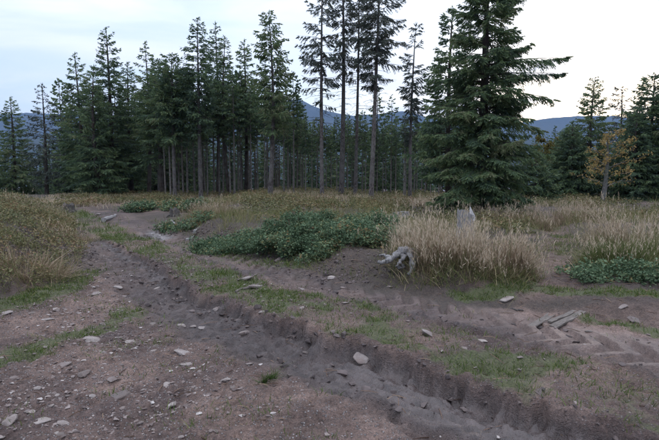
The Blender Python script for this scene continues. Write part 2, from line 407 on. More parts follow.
def fields(x, y):
    """height and surface masks at world x, y"""
    x = np.asarray(x, float); y = np.asarray(y, float)
    r = np.hypot(x, y)
    z = np.zeros(x.shape)
    near = sstep(70, 30, r)
    # gentle rise towards the wood, then the slope falls away behind its front rows
    z += 0.004 * np.clip(y - 9, 0, 20)
    z -= 0.21 * np.clip(y - 37, 0, 190) + 0.04 * np.clip(y - 33, 0, 4)
    z += (fbm(x * 0.35, y * 0.35, 3) - 0.5) * 0.16 * near
    # mound on the left
    im = inside(MOUND, x, y) + (fbm(x * 1.3, y * 1.3, 3) - 0.5) * 0.5
    mound = sstep(-0.10, 1.9, im)
    z += mound * (0.68 + 0.22 * (fbm(x * 0.8 + 5, y * 0.8, 3) - 0.5)) 
    # bank above the upper wheel track
    sb, ab, tb = polyd(RUT_BU, x, y)
    k = ab
    x_on = x
    hb = 0.10 + 0.24 * sstep(-5.6, -3.6, x) * sstep(3.0, 0.9, x) + 0.05 * sstep(2, 4, x)
    bank = sstep(0.25, 1.15, -sb + (fbm(x * 1.8, y * 1.8, 3) - 0.5) * 0.55)
    ip = inside(PATH, x, y)
    path = sstep(-0.25, 0.3, ip)
    far_fade = sstep(-24, -14, x) * sstep(26, 20, -sb * 0 + np.abs(y) * 0 + 20)
    z += bank * hb * (1 - 0.6 * path)
    it = inside(TRACK, x, y)
    track = sstep(-0.12, 0.2, it + (fbm(x * 3, y * 3, 2) - 0.5) * 0.3)
    track0 = track * sstep(40, 12, r)
    calm = 1.0
    ridge_zone = lambda s: np.exp(-((s - 0.02) / 0.16) ** 2)
    # upper wheel track with tyre lug prints
    s2, a2, t2 = polyd(RUT_B, x, y)
    s2w = s2 + (fbm(x * 2.1 + 3, y * 2.1, 3) - 0.5) * 0.22
    width_b = np.clip(-sb + s2, 0.3, 3)
    in_b = sstep(0.02, -0.05, s2w) * sstep(-0.2, 0.15, sb)
    depB = 0.03 + 0.015 * sstep(-4, -2, x)
    z -= in_b * depB
    lip = np.exp(-((s2w - 0.06) / 0.06) ** 2) * (0.3 + fbm(x * 5, y * 5, 2))
    z += lip * (0.45 + 1.1 * np.abs(fbm(x * 8, y * 8, 3) - 0.5) * 2) * 0.045 * sstep(-7, -4, x)
    lug = np.sin((a2 + np.abs(s2 + 0.35) * 0.9) * 2 * math.pi / 0.30 + 2 * fbm(x * 0.7, y * 0.7, 2))
    lug = sstep(-0.15, 0.25, lug)
    bandB = np.exp(-((s2 + 0.42) / 0.36) ** 4) * in_b
    calm = 1 - 0.8 * in_b
    patch = sstep(0.40, 0.6, fbm(x * 0.55 + 9, y * 0.55, 2))
    z += bandB * (lug - 0.5) * (0.06 + 0.035 * sstep(0, 1.5, x)) * (0.6 + 0.4 * patch)
    z += in_b * np.clip(-s2, 0, 1.2) * 0.05
    # lower rut, cut deep with a scalloped wall on its far side
    s1, a1, t1 = polyd(RUT_A, x, y)
    scal = np.abs(np.sin((a1 + 0.5 * fbm(x * 1.3 + 2, y * 1.3, 2)) * math.pi / 0.31)) ** 0.8
    strength = sstep(-6.0, -2.2, x)
    s1w = s1 + (fbm(x * 2.4 + 8, y * 2.4, 3) - 0.5) * 0.26 + (fbm(x * 9, y * 9, 2) - 0.5) * 0.12 + (fbm(x * 21, y * 21, 2) - 0.5) * 0.05 - 0.05 * (scal - 0.6) * strength * sstep(-2.5, 0.5, x) * sstep(0.35, 0.6, fbm(x * 1.1 + 31, y * 1.1, 2)) - 0.02 * (scal - 0.5) * strength
    dA = 0.05 + 0.10 * sstep(-5, -2.2, x) + 0.02 * sstep(-0.6, 1.2, x)
    wall = sstep(-0.01, 0.075, s1w)
    ret = sstep(0.62, 1.05, s1 + (fbm(x * 2.2, y * 2.2, 3) - 0.5) * 0.35)
    base_road = 0.35 + 0.5 * sstep(-2.0, 0.6, x)         # how far the road rises again beyond the rut
    infl = sstep(9, 4, s1)
    z -= wall * dA * (1 - ret * base_road) * infl
    z += np.exp(-((s1w + 0.07) / 0.09) ** 2) * 0.03 * (0.2 + fbm(x * 6, y * 6, 2)) * strength
    floorA = wall * (1 - ret)
    shelf = sstep(0.26, 0.36, s1 + (fbm(x * 3.3 + 4, y * 3.3, 2) - 0.5) * 0.16) * sstep(0.86, 0.78, s1 + (fbm(x * 3 + 14, y * 3, 2) - 0.5) * 0.2) * sstep(-0.1, 0.35, x) * sstep(2.6, 1.9, x)
    z += shelf * 0.075
    z += floorA * (1 - 0.7 * shelf) * (fbm(x * 4.2, y * 4.2, 4) - 0.5) * 0.15
    cl = 1 - 2 * np.abs(fbm(x * 7.5 + 3, y * 7.5, 3) - 0.5)
    z += calm * (1 - 0.7 * shelf) * (0.35 + 0.65 * np.clip(floorA + in_b * 0.2 + ridge_zone(s1w) + ridge_zone(s2w), 0, 1)) * track0 * (cl - 0.8) * 0.055
    ridge = np.exp(-((s1 - 0.80 - 0.15 * (fbm(x * 1.5, y * 1.5, 2) - 0.5)) / 0.10) ** 2) * sstep(-0.6, 0.6, x)
    z += ridge * (fbm(x * 7, y * 7, 3) - 0.15) * 0.10
    drag = np.sin((s1 + 0.05 * fbm(x * 2, y * 2, 2)) * 2 * math.pi / 0.11)
    z += floorA * drag * (0.006 + 0.012 * shelf) * sstep(-0.8, 0.8, x)
    lugA = sstep(0.1, 0.8, np.sin((a1 - 0.6 * s1) * 2 * math.pi / 0.27))
    z += floorA * (lugA - 0.5) * 0.045 * (1 - 0.6 * shelf) * sstep(0.0, 1.2, x)
    # small scale roughness
    soft = sstep(40, 12, r)
    z += soft * calm * (1 - 0.6 * shelf) * ((fbm(x * 3.1, y * 3.1, 4) - 0.5) * 0.07 + (fbm(x * 13, y * 13, 3) - 0.5) * 0.048 * (1.1 + 0.4 * track) + (fbm(x * 30, y * 30, 2) - 0.5) * 0.018)
    ipud = inside(PUDDLE, x, y)
    pud = sstep(-0.1, 0.25, ipud)
    z -= pud * 0.05
    # masks
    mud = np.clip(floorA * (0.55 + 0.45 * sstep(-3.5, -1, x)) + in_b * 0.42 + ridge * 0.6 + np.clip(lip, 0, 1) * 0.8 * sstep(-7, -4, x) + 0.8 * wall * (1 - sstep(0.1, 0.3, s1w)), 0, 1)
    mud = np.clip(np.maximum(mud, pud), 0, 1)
    median = sstep(0.05, -0.15, s1w) * sstep(0.02, 0.2, s2w) * sstep(0.5, 0.0, wall)
    gA = median * (0.30 + 0.5 * sstep(0.42, 0.62, fbm(x * 1.6, y * 1.6, 3)))
    def strip(P, w, j=0.35):
        d, _, _ = polyd(P, x, y)
        return sstep(w, w * 0.25, np.abs(d) + (fbm(x * 2.5, y * 2.5, 3) - 0.5) * j)
    g = np.maximum.reduce([gA, strip(GREEN_L, 0.30) * 0.75, strip(GREEN_M, 0.42), strip(GREEN_R, 0.36) * 0.9, strip(GREEN_R2, 0.28) * 0.9, strip(GREEN_B, 0.5) * 0.7,
                           path * 0.5 * sstep(0.4, 0.6, fbm(x * 1.2, y * 1.2, 2)) * sstep(8.3, 9.5, y)])
    g = np.maximum(g, 0.55 * np.exp(-((s1w + 0.14) / 0.10) ** 2) * sstep(0.45, 0.6, fbm(x * 1.7 + 50, y * 1.7, 2)))
    g = g * (1 - mud * 0.85)
    stony = track * (1 - 0.8 * mud) * sstep(-0.3, 0.6, s1) + median * 0.6 + 0.35 * path
    litter = np.clip((1 - track) * (1 - path) * (0.35 + 0.65 * sstep(0.35, 0.6, fbm(x * 1.1, y * 1.1, 3)) + mound * 0.5), 0, 1)
    litter = np.maximum(litter, sstep(22, 27, y) * (1 - track))
    litter = np.maximum(litter, 0.85 * sstep(0.1, -0.25, sb) * sstep(-2.2, -1.2, sb) * sstep(-6.5, -5, x) * sstep(2.6, 1.2, x) * (1 - path))
    wet = np.clip(pud + 0.65 * floorA * sstep(-0.8, 0.6, x) + 0.45 * in_b * sstep(0.0, 1.5, x), 0, 1)
    return z, dict(mud=mud, green=g, stony=np.clip(stony, 0, 1), litter=litter, wet=wet), dict(track=it, path=ip, mound=im, bank=bank, median=median, sb=sb, s1=s1, s2=s2, floorA=floorA, inb=in_b)
def H(x, y):
    x = np.atleast_1d(np.asarray(x, float)); y = np.atleast_1d(np.asarray(y, float))
    return fields(x, y)[0]
def H1(x, y): return float(H(x, y)[0])

def hit(px, py):
    d = ray(px, py); t = np.arange(1.5, 45, 0.03)
    g = H(d[0] * t, d[1] * t) - (EYE + d[2] * t)
    k = int(np.argmax(g > 0)); return float(d[0] * t[k]), float(d[1] * t[k])
def axis(stops):
    out = [stops[0][0]]
    for (a, fa), (b, _) in zip(stops[:-1], stops[1:]):
        while out[-1] < b - 1e-9:
            v = out[-1]
            st = fa(v)
            out.append(min(v + st, b))
    return np.array(out)
ys = axis([(-9000, lambda v: max(0.10 * abs(v), 0.4)), (-6, lambda v: 0.25), (0, lambda v: 0.08), (1.9, lambda v: 0.0062 * v), (15, lambda v: 0.014 * v), (60, lambda v: 0.07 * v), (9000, None)])
xp = axis([(0, lambda v: 0.024), (3.2, lambda v: 0.0090 * v), (13, lambda v: 0.018 * v), (60, lambda v: 0.09 * v), (9000, None)])
xs = np.concatenate([-xp[:0:-1], xp])
GX, GY = np.meshgrid(xs, ys)
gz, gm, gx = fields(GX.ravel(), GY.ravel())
GV = np.stack([GX.ravel(), GY.ravel(), gz], -1)
nx, ny = len(xs), len(ys)
ii, jj = np.meshgrid(np.arange(nx - 1), np.arange(ny - 1))
base = (jj * nx + ii).ravel()
QF = np.stack([base, base + 1, base + nx + 1, base + nx], -1)
ctr_t = gx['track'][QF].mean(1); ctr_p = gx['path'][QF].mean(1)
sel_t = ctr_t > 0
sel_p = (~sel_t) & (ctr_p > 0)
for nm, sel, lab in (('ground', ~sel_t & ~sel_p, 'litter and moss covered forest clearing ground'),
                     ('dirt_track', sel_t, 'rutted muddy stony forest track with tyre prints'),
                     ('footpath', sel_p, 'trodden side path between the tall grass clumps')):
    q = QF[sel]; used = np.unique(q); remap = np.full(len(GV), -1); remap[used] = np.arange(len(used))
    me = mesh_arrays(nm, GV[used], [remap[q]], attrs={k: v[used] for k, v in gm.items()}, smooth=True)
    tag(link(nm, me, M['earth']), lab, None, None, 'structure')

# far ridges
def ridge(name, D, prof, depth, label, seed):
    r = np.random.default_rng(seed)
    px = np.array([p[0] for p in prof], float); py = np.array([p[1] for p in prof], float)
    xs_ = np.linspace(px[0], px[-1], 420)
    yy = np.interp(xs_, px, py)
    rows = []
    nr = 14
    for k in range(nr):
        f = k / (nr - 1)
        rr = D - depth * f
        zt = []
        for a, b in zip(xs_, yy):
            ang = (a - PW / 2) / FPX
            top = EYE + (HOR - b) / FPX * D * 1.0
            zt.append((ang * rr, rr, -60 + (top + 60) * (1 - f) ** 1.3))
        rows.append(zt)
    V = np.array(rows)
    n = fbm(V[..., 0] * 0.006 + seed, V[..., 1] * 0.006, 5) - 0.5
    V[..., 2] += n * 40 * np.linspace(0.25, 1.2, nr)[:, None] * 0.8
    V[..., 2] += (fbm(V[..., 0] * 0.06, V[..., 1] * 0.06, 2) - 0.5) * 7
    # back slope
    back = V[0].copy(); back[:, 1] += depth * 0.8; back[:, 0] *= (D + depth * .8) / D; back[:, 2] = -70
    V = np.concatenate([back[None], V], 0)
    m, n_ = V.shape[:2]
    i, j = np.meshgrid(np.arange(n_ - 1), np.arange(m - 1)); b = (j * n_ + i).ravel()
    me = mesh_arrays(name, V.reshape(-1, 3), [np.stack([b, b + n_, b + n_ + 1, b + 1], -1)], smooth=True)
    return tag(link(name, me, M['hill']), label, None, None, 'structure')
ridge('hills', 3600, [(-900, 135), (-400, 128), (-100, 120), (30, 114), (80, 115), (150, 117), (210, 116), (262, 109), (285, 103), (298, 100), (312, 107), (330, 113), (352, 117), (385, 114), (405, 112), (432, 120), (470, 124), (515, 124), (545, 119), (570, 117), (612, 117), (640, 121), (760, 126), (1100, 118), (1600, 130)], 1500, 'blue forested mountain ridge behind the wood', 4)
ridge('hills', 2100, [(-1100, 150), (-400, 146), (-60, 139), (20, 137), (70, 141), (140, 148), (260, 140), (330, 135), (400, 137), (470, 141), (540, 140), (600, 143), (700, 138), (900, 148), (1500, 150)], 900, 'lower dark wooded foothill in front of the blue ridge', 9)

# haze that turns the far ridges blue
def haze():
    me = bpy.data.meshes.new('haze')
    x, y0, y1, z0, z1 = 9500, -9500, 9500, -140, 640
    v = [(-x, y0, z0), (x, y0, z0), (x, y1, z0), (-x, y1, z0), (-x, y0, z1), (x, y0, z1), (x, y1, z1), (-x, y1, z1)]
    f = [(0, 3, 2, 1), (4, 5, 6, 7), (0, 1, 5, 4), (1, 2, 6, 5), (2, 3, 7, 6), (3, 0, 4, 7)]
    me.from_pydata(v, [], f)
    m = bpy.data.materials.new('air'); m.use_nodes = True; nt = m.node_tree; nt.nodes.clear()
    o = nt.nodes.new('ShaderNodeOutputMaterial'); pv = nt.nodes.new('ShaderNodeVolumePrincipled')
    pv.inputs['Color'].default_value = (0.38, 0.57, 1.0, 1); pv.inputs['Density'].default_value = 0.00010
    pv.inputs['Anisotropy'].default_value = 0.2
    nt.links.new(pv.outputs[0], o.inputs['Volume'])
    tag(link('haze', me, m), 'thin blue evening haze over the hills', None, None, 'stuff')
haze()

# ------------------------------------------------------------------ spruces
def kite(P, D, L, W, S):
    """kite quads: base P, dir D, length L, half width W along S"""
    L = L[:, None]; W = W[:, None]
    return np.stack([P, P + D * L * 0.45 + S * W, P + D * L, P + D * L * 0.45 - S * W], 1)
def norm(a): return a / (np.linalg.norm(a, axis=-1, keepdims=True) + 1e-9)

def branch_axis(L, s, up, droop, tip):
    return np.stack([L * s * (1 - 0.06 * s), np.zeros_like(s), L * (up * s - droop * s ** 2 + tip * s ** 3)], -1)
def branch_fol(L, rng, lod, up, droop, tip, hang=0.45, dens=1.0, start=0.12):
    sp_ = {1: 0.075, 2: 0.10, 3: 0.2}[lod] / dens
    n = max(3, int(L * (1 - start) / sp_))
    s = start + (1 - start) * (np.arange(n) + rng.random(n)) / n
    s = np.repeat(s, 2); side = np.tile([1.0, -1.0], n)
    P = branch_axis(L, s, up, droop, tip)
    prof = np.minimum(1, 0.35 + 2.2 * s) * (1.02 - s) ** 0.65
    tl = (0.16 + 0.30 * L ** 0.75) * prof * rng.uniform(0.55, 1.15, len(s)) + 0.06
    D = norm(np.stack([0.55 + 0.5 * rng.random(len(s)), side * rng.uniform(0.5, 1.0, len(s)), -hang * rng.uniform(0.2, 1.6, len(s)) + 0.1], -1))
    tint0 = rng.uniform(0.1, 0.75, len(s))
    K = []; T = []
    Sx = norm(np.cross(D, rng.normal(size=D.shape)))
    if lod == 3:
        K.append(kite(P, D, tl * 1.25, 0.10 + 0 * tl, Sx)); T.append(tint0)
        D2 = norm(D + np.array([0, 0, -0.9])); K.append(kite(P + D * tl[:, None] * 0.35, D2, tl * 0.7, 0.08 + 0 * tl, norm(np.cross(D2, rng.normal(size=D.shape))))); T.append(tint0)
    elif lod == 2:
        K.append(kite(P, D, tl, 0.030 + 0 * tl, Sx)); T.append(tint0)
        for f in (0.2, 0.45, 0.7):
            sg = rng.choice([-1, 1], len(s))[:, None]
            D2 = norm(D + Sx * sg * 0.6 + np.array([0, 0, -0.55]) * rng.random((len(s), 1)))
            K.append(kite(P + D * (tl * f)[:, None], D2, tl * rng.uniform(0.35, 0.6, len(s)), 0.026 + 0 * tl, norm(np.cross(D2, rng.normal(size=D.shape))))); T.append(tint0 + 0.1)
    else:
        K.append(kite(P, D, tl, 0.020 + 0 * tl, Sx)); T.append(tint0)
        for f in np.linspace(0.1, 0.92, 7):
            for sg in (-1, 1):
                lat = norm(np.cross(D, np.array([0, 0, 1.0])))
                D2 = norm(D * 0.8 + lat * sg * rng.uniform(0.4, 1, (len(s), 1)) + np.array([0, 0, -0.6]) * rng.random((len(s), 1)))
                K.append(kite(P + D * (tl * f)[:, None], D2, (0.06 + tl * 0.30 * (1 - f * 0.6)) * rng.uniform(0.7, 1.2, len(s)), 0.015 + 0 * tl, norm(np.cross(D2, rng.normal(size=D.shape))))); T.append(tint0 + 0.12 * rng.random(len(s)) + 0.22 * (f - 0.4))
    # tip
    pt = branch_axis(L, np.array([0.9, 0.95]), up, droop, tip); d = norm(pt[1:] - pt[:1])
    K.append(kite(pt[:1], d, np.array([0.12 + 0.08 * L]), np.array([0.03]), np.array([[0, 1.0, 0]]))); T.append(np.array([0.7]))
    return np.concatenate(K), np.concatenate(T)

def spruce_meshes(name, Ht, seed, lod=2, cb=0.35, Rm=1.6, nb=150, prof=0.75, hang=0.65, dens=1.15, gap=0.1, dead=25, r0=0.13, lean=(0, 0), droop=0.35, low=None, bigs=(), wob=0.055, top_up=0.5, oneside=None):
    """trunk, crown, limbs meshes of a spruce whose base is the origin"""
    rng = np.random.default_rng(seed)
    # trunk
    m = 14
    t = np.linspace(0, 1, m)
    bend = rng.normal(size=2) * wob
    ax = lambda tt: np.stack([lean[0] * tt * Ht + bend[0] * Ht * 0.3 * np.sin(tt * 3.0), lean[1] * tt * Ht + bend[1] * Ht * 0.3 * np.sin(tt * 2.6), tt * Ht], -1)
    P = ax(t); P[0, 2] = -0.25
    rad = r0 * (1 - t) ** 0.85 + 0.008
    rad[0] *= 1.5; P_ = np.vstack([P[:1], ax(np.array([0.012])), P[1:]]); rad_ = np.concatenate([rad[:1], [r0 * 1.12], rad[1:]])
    a = Acc(); V, q, tr = tube(P_, rad_, 10 if lod < 3 else 6, True, rng, 0.05); a.add(V, q, tr)
    trunk = a.mesh(name + '_trunk', True)
    # branches
    cr = Acc(); lb = Acc()
    buckets = np.array([0.35, 0.7, 1.1, 1.6, 2.2, 3.0])
    cache = {}
    items = []
    zf = 1 - (1 - cb) * ((np.arange(nb) + 0.6 * rng.random(nb)) / nb) ** 0.78
    az = np.arange(nb) * 2.39996 + rng.normal(size=nb) * 0.35
    lobe = rng.uniform(0.82, 1.12, 24)
    for k in range(nb):
        if rng.random() < gap * (0.3 + 0.7 * zf[k]): continue
        f = (1 - zf[k]) / (1 - cb)
        L = Rm * (f ** prof) * (1.0 - 0.25 * max(0, f - 0.8) / 0.2) * rng.uniform(0.7, 1.12) * lobe[int(zf[k] * 24) % 24] + 0.14
        if f > 0.72 and cb > 0.2: L *= rng.uniform(0.35, 1.05); 
        if f > 0.8 and cb > 0.2 and rng.random() < 0.35: continue
        if oneside is not None: L *= 1 + oneside[1] * math.cos(az[k] - oneside[0])
        pitch = top_up * (1 - f) ** 1.5 - 0.10 * f + rng.normal() * 0.09
        items.append((zf[k], az[k], L, pitch))
    items += list(bigs)
    for (z, a_, L, pitch) in items:
        bi = int(np.argmin(abs(buckets - L))); vk = (bi, int(rng.integers(3)))
        if vk not in cache:
            u, d_, tp = 0.12 + 0.1 * rng.random(), droop * rng.uniform(0.8, 1.3), droop * 0.55 * rng.uniform(0.8, 1.2)
            cache[vk] = branch_fol(buckets[bi], rng, lod, u, d_, tp, hang, dens, start=0.14 if cb > 0.3 else 0.2) + ((u, d_, tp),)
        K, T, sh = cache[vk]
        sc_ = L / buckets[bi]
        c, s_ = math.cos(pitch), math.sin(pitch); ca, sa = math.cos(a_), math.sin(a_)
        Rm_ = np.array([[ca, -sa, 0], [sa, ca, 0], [0, 0, 1]]) @ np.array([[c, 0, -s_], [0, 1, 0], [s_, 0, c]])
        o = ax(np.array([z]))[0]
        cr.quads((K * sc_) @ Rm_.T + o, np.clip(T + rng.normal() * 0.16, 0, 0.98))
        pl = branch_axis(L, np.linspace(0, 0.9, 4), *sh) @ Rm_.T + o
        V, q, tr = tube(pl, np.linspace(0.010 + 0.008 * L, 0.003, 4), 3, False); lb.add(V, q)
    tp_ = ax(np.array([0.93, 0.96, 0.985])); 
    for q_ in range(18):
        d = norm(np.array([rng.normal() * 0.5, rng.normal() * 0.5, 0.9]))[None]
        cr.quads(kite(tp_[q_ % 3][None], d, np.array([rng.uniform(0.15, 0.3)]), np.array([0.028]), norm(np.cross(d, rng.normal(size=(1, 3))))), np.array([0.5]))
    for k in range(dead):
        z = rng.uniform(0.08, cb + 0.12); a_ = rng.random() * 6.283
        L = rng.uniform(0.25, 0.75) * min(1.2, Rm) * (0.6 + 0.6 * z / max(cb, .1))
        d = np.array([math.cos(a_), math.sin(a_), 0]); o = ax(np.array([z]))[0]
        s = np.linspace(0, 1, 4)[:, None]
        pl = o + d * L * s + np.array([0, 0, 1.0]) * (0.05 * s - rng.uniform(0.0, 0.35) * s ** 2) * L + rng.normal(size=(4, 3)) * 0.02 * s
        V, q, tr = tube(pl, np.linspace(0.011, 0.004, 4) * (1 if lod < 3 else 1.5), 3, False); lb.add(V, q)
        for e in range(2):
            i0 = rng.integers(1, 3); d2 = norm(d + rng.normal(size=3) * 0.6)
            V, q, tr = tube(np.array([pl[i0], pl[i0] + d2 * L * 0.35]), [0.005, 0.003], 3, False); lb.add(V, q)
    return trunk, cr.mesh(name + '_crown'), lb.mesh(name + '_limbs')

def plant_tree(meshes, loc, mats, label, group=None, cat='spruce', name='spruce_tree', rz=0.0, sc=1.0):
    e = empty(name, loc, rz)
    e.scale = (sc, sc, sc)
    for nm, me, mt in zip(('trunk', 'crown', 'limbs'), meshes, mats):
        if me is not None:
            o = link(nm, me, M[mt], e)
            if me.materials[0] != M[mt]:
                o.material_slots[0].link = 'OBJECT'; o.material_slots[0].material = M[mt]
            if nm == 'limbs': o['kind'] = 'stuff'
    tag(e, label, cat, group)
    return e

def tree_at(px, ytop, D, label, seed, mats=('bark_dark', 'spruce', 'limb'), **kw):
    X = (px - PW / 2) / FPX * D
    zb = H1(X, D)
    zt = at_y(px, ytop, D)[2]
    Ht = zt - zb
    ms = spruce_meshes('spruce', Ht, seed, **kw)
    return plant_tree(ms, (X, D, zb), mats, label, 'spruces along the front of the wood')

PALE = ('bark_pale', 'spruce', 'limb')
GREY = ('bark_dark', 'spruce_blue', 'limb')
GREY2 = ('bark_pale', 'spruce_blue', 'limb')
tree_at(15, 97, 40, 'dense dark spruce at the far left end of the wood', 11, cb=0.06, Rm=2.3, nb=150, gap=0.05, dead=6, r0=0.16, prof=0.7)
tree_at(47, 84, 37, 'thin greyish spruce with see-through top, second from the left', 12, GREY, cb=0.08, Rm=2.0, nb=105, gap=0.3, dead=10, r0=0.13, prof=0.55, droop=0.2, dens=0.8)
tree_at(84, 54, 34, 'spruce with ragged narrow top at left edge of the dense cluster', 13, cb=0.10, Rm=2.2, nb=150, gap=0.12, dead=10, r0=0.15, lean=(-0.015, 0))
tree_at(113, 27, 33, 'tallest spruce of the dense left cluster, feathery pointed top', 14, cb=0.10, Rm=2.3, nb=190, gap=0.15, dead=16, r0=0.17, prof=0.7)
tree_at(100, 66, 31, 'bushy spruce branched to the ground below the tallest left spruce', 15, cb=0.05, Rm=2.2, nb=170, gap=0.06, dead=6, r0=0.14)
tree_at(132, 62, 35, 'dark spruce between the tallest left spruce and its thin neighbour', 16, cb=0.12, Rm=2.0, nb=150, gap=0.1, dead=16, r0=0.14)
tree_at(149, 42, 33, 'spruce with thin spiky leader right of the dense left cluster', 17, cb=0.22, Rm=1.9, nb=150, gap=0.2, dead=20, r0=0.13)
tree_at(163, 60, 31, 'broad dark spruce behind the bare pale trunk', 18, cb=0.25, Rm=2.4, nb=170, gap=0.05, dead=20, r0=0.15, prof=0.6)
tree_at(175, 54, 27.5, 'spruce with straight pale bare lower trunk and bushy dark crown', 19, PALE, cb=0.40, Rm=2.1, nb=150, gap=0.05, dead=22, r0=0.105, prof=0.6)
tree_at(201, 18, 27, 'tall spruce with pale trunk and dead twigs below its crown', 20, PALE, cb=0.36, Rm=1.45, nb=170, gap=0.12, dead=80, r0=0.12, prof=0.6, hang=0.7)
tree_at(218, 22, 31, 'slim spruce just right of the tall dead-twigged spruce', 21, cb=0.40, Rm=1.35, nb=130, gap=0.15, dead=40, r0=0.12, hang=0.6)
tree_at(229, 36, 30, 'slim spruce with pointed narrow crown in the middle trio', 22, cb=0.42, Rm=1.2, nb=120, gap=0.15, dead=40, r0=0.105, hang=0.6)
tree_at(246, 40, 32, 'dark slim spruce left of the tall pale-trunked middle spruce', 23, cb=0.30, Rm=1.5, nb=140, gap=0.12, dead=40, r0=0.12, hang=0.6)
tree_at(270, 11, 25.5, 'tall spruce with pale trunk and ragged drooping crown before the gap', 24, PALE, cb=0.34, Rm=1.65, nb=160, gap=0.22, dead=60, r0=0.125, prof=0.55, hang=0.9)
sp = math.sin(PITCH)
BARE = dict(gap=0.22, dead=70, prof=0.3, hang=1.3, dens=0.62, droop=0.32, wob=0.035, mats=GREY2, lod=1)
tree_at(322, -40, 25, 'leftmost of the four bare-stemmed spruces rising out of view', 31, cb=0.40, Rm=1.35, nb=85, r0=0.105, lean=(0.004, 0), **BARE)
tree_at(341, -60, 25.5, 'thickest dark stem among the bare-stemmed spruces rising out of view', 32, cb=0.50, Rm=1.0, nb=70, r0=0.135, lean=(0.0, 0), **BARE)
tree_at(355, -50, 27, 'thin straight spruce stem between the two darkest bare stems', 33, cb=0.48, Rm=1.05, nb=70, r0=0.09, lean=(0.012, 0), **BARE)
tree_at(371, -55, 24.5, 'dark bare-stemmed spruce leaning slightly right with fuller hanging branches', 34, cb=0.44, Rm=1.5, nb=110, r0=0.12, lean=(0.032, 0), gap=0.2, dead=60, prof=0.35, hang=1.2, dens=0.75, droop=0.3, wob=0.03, mats=GREY2, lod=1)
tree_at(410, 24, 26, 'lone thin spruce with sparse short branches left of the big spruce', 35, cb=0.34, Rm=0.95, nb=80, r0=0.095, lean=(0.022, 0), gap=0.3, dead=60, prof=0.4, hang=0.9, dens=0.75, droop=0.25, wob=0.03, mats=GREY2, lod=1)

# the big spruce on the right
bX, bY = (481 - PW / 2) / FPX * 17.5, 17.5
bZ = H1(bX, bY)
bigs = [(0.505, 0.05, 3.05, 0.10), (0.47, -0.15, 2.7, 0.0), (0.42, -0.1, 2.5, -0.02), (0.33, 0.2, 2.5, -0.05), (0.25, -0.3, 2.4, -0.1), (0.36, 3.3, 2.2, 0.0), (0.28, 3.0, 2.3, -0.06), (0.45, 2.9, 2.0, 0.06), (0.18, 3.4, 2.2, -0.1)]
big = spruce_meshes('big_spruce', 9.9, 77, lod=1, cb=0.05, Rm=2.1, nb=290, prof=0.62, hang=1.1, gap=0.32, dead=14, r0=0.19, droop=0.42, dens=1.1, bigs=bigs, wob=0.01, top_up=0.55)
plant_tree(big, (bX, bY, bZ), ('bark_dark', 'spruce', 'limb'), 'biggest spruce, broad and branched to the ground, with one long branch reaching right', 'spruces along the front of the wood')
tree_at(449, 8, 20.5, 'slender spruce half hidden behind the left side of the biggest spruce', 78, cb=0.15, Rm=1.7, nb=170, prof=0.65, gap=0.1, dead=20, r0=0.13)
tree_at(590, 77, 31, 'pointed spruce with dense dark crown left of the orange tree', 41, cb=0.05, Rm=2.3, nb=170, prof=0.7, gap=0.06, dead=6, r0=0.15)
tree_at(616, 87, 34, 'thin spruce with see-through top just behind the orange tree', 42, GREY, cb=0.10, Rm=1.7, nb=110, prof=0.5, gap=0.3, dead=10, r0=0.13, dens=0.8)
tree_at(648, 76, 28, 'dense dark spruce at the right edge of the view', 43, cb=0.05, Rm=2.6, nb=240, prof=0.55, gap=0.04, dead=8, r0=0.16)
tree_at(634, 108, 27, 'bushy dark spruce just right of the orange tree', 48, cb=0.04, Rm=1.9, nb=190, prof=0.85, gap=0.04, dead=4, r0=0.12)
tree_at(570, 122, 29, 'dense dark spruce left of the pointed spruce', 49, cb=0.04, Rm=1.9, nb=190, prof=0.85, gap=0.04, dead=4, r0=0.12)
tree_at(672, 60, 27, 'spruce only partly in view at the far right edge', 44, cb=0.06, Rm=2.3, nb=170, prof=0.65, gap=0.06, dead=8, r0=0.16)
tree_at(566, 128, 30, 'short dark spruce between the biggest spruce and the pointed one', 45, cb=0.04, Rm=1.9, nb=130, prof=0.7, gap=0.05, dead=4, r0=0.10)
tree_at(535, 152, 26, 'low spruce under the right-hand branches of the biggest spruce', 46, cb=0.04, Rm=1.6, nb=110, prof=0.7, gap=0.05, dead=4, r0=0.08)
tree_at(632, 118, 33, 'short spruce filling the gap behind the orange tree', 47, cb=0.04, Rm=2.0, nb=120, prof=0.7, gap=0.05, dead=4, r0=0.10)

# rows behind: copies of a few kinds, each tree its own object
protos = []
for k in range(7):
    full = k < 3
    protos.append(spruce_meshes('back_spruce', 14.0, 200 + k, lod=3, cb=0.05 if full else 0.56, Rm=2.4 if full else 1.8, nb=130 if full else 80, prof=0.6, gap=0.08, dead=30 if full else 60, r0=0.15 if full else 0.125, wob=0.02))
rb = np.random.default_rng(55)
FRONT = [(84, 'ragged-topped spruce at the left cluster edge'), (113, 'tallest left-cluster spruce'), (149, 'spiky-leadered spruce'), (175, 'pale bare trunk'), (201, 'tall dead-twigged spruce'), (229, 'middle trio'), (246, 'dark slim spruce'), (270, 'tall ragged spruce before the gap'), (322, 'leftmost bare stem'), (341, 'thickest bare stem'), (355, 'thin straight stem'), (371, 'right-leaning bare stem'), (410, 'lone sparse spruce')]
ORD = ['first', 'second', 'third', 'fourth', 'fifth', 'sixth', 'seventh', 'eighth', 'ninth', 'tenth', 'eleventh', 'twelfth', 'thirteenth', 'fourteenth', 'fifteenth', 'sixteenth', 'seventeenth', 'eighteenth']
cnt = {}
def lab_for(px, label, group):
    if '%s' not in label: return label
    fx, nm = max((f for f in FRONT if f[0] <= px), default=FRONT[0])
    k = cnt[(nm, group)] = cnt.get((nm, group), 0) + 1
    return label % (ORD[k - 1], nm)
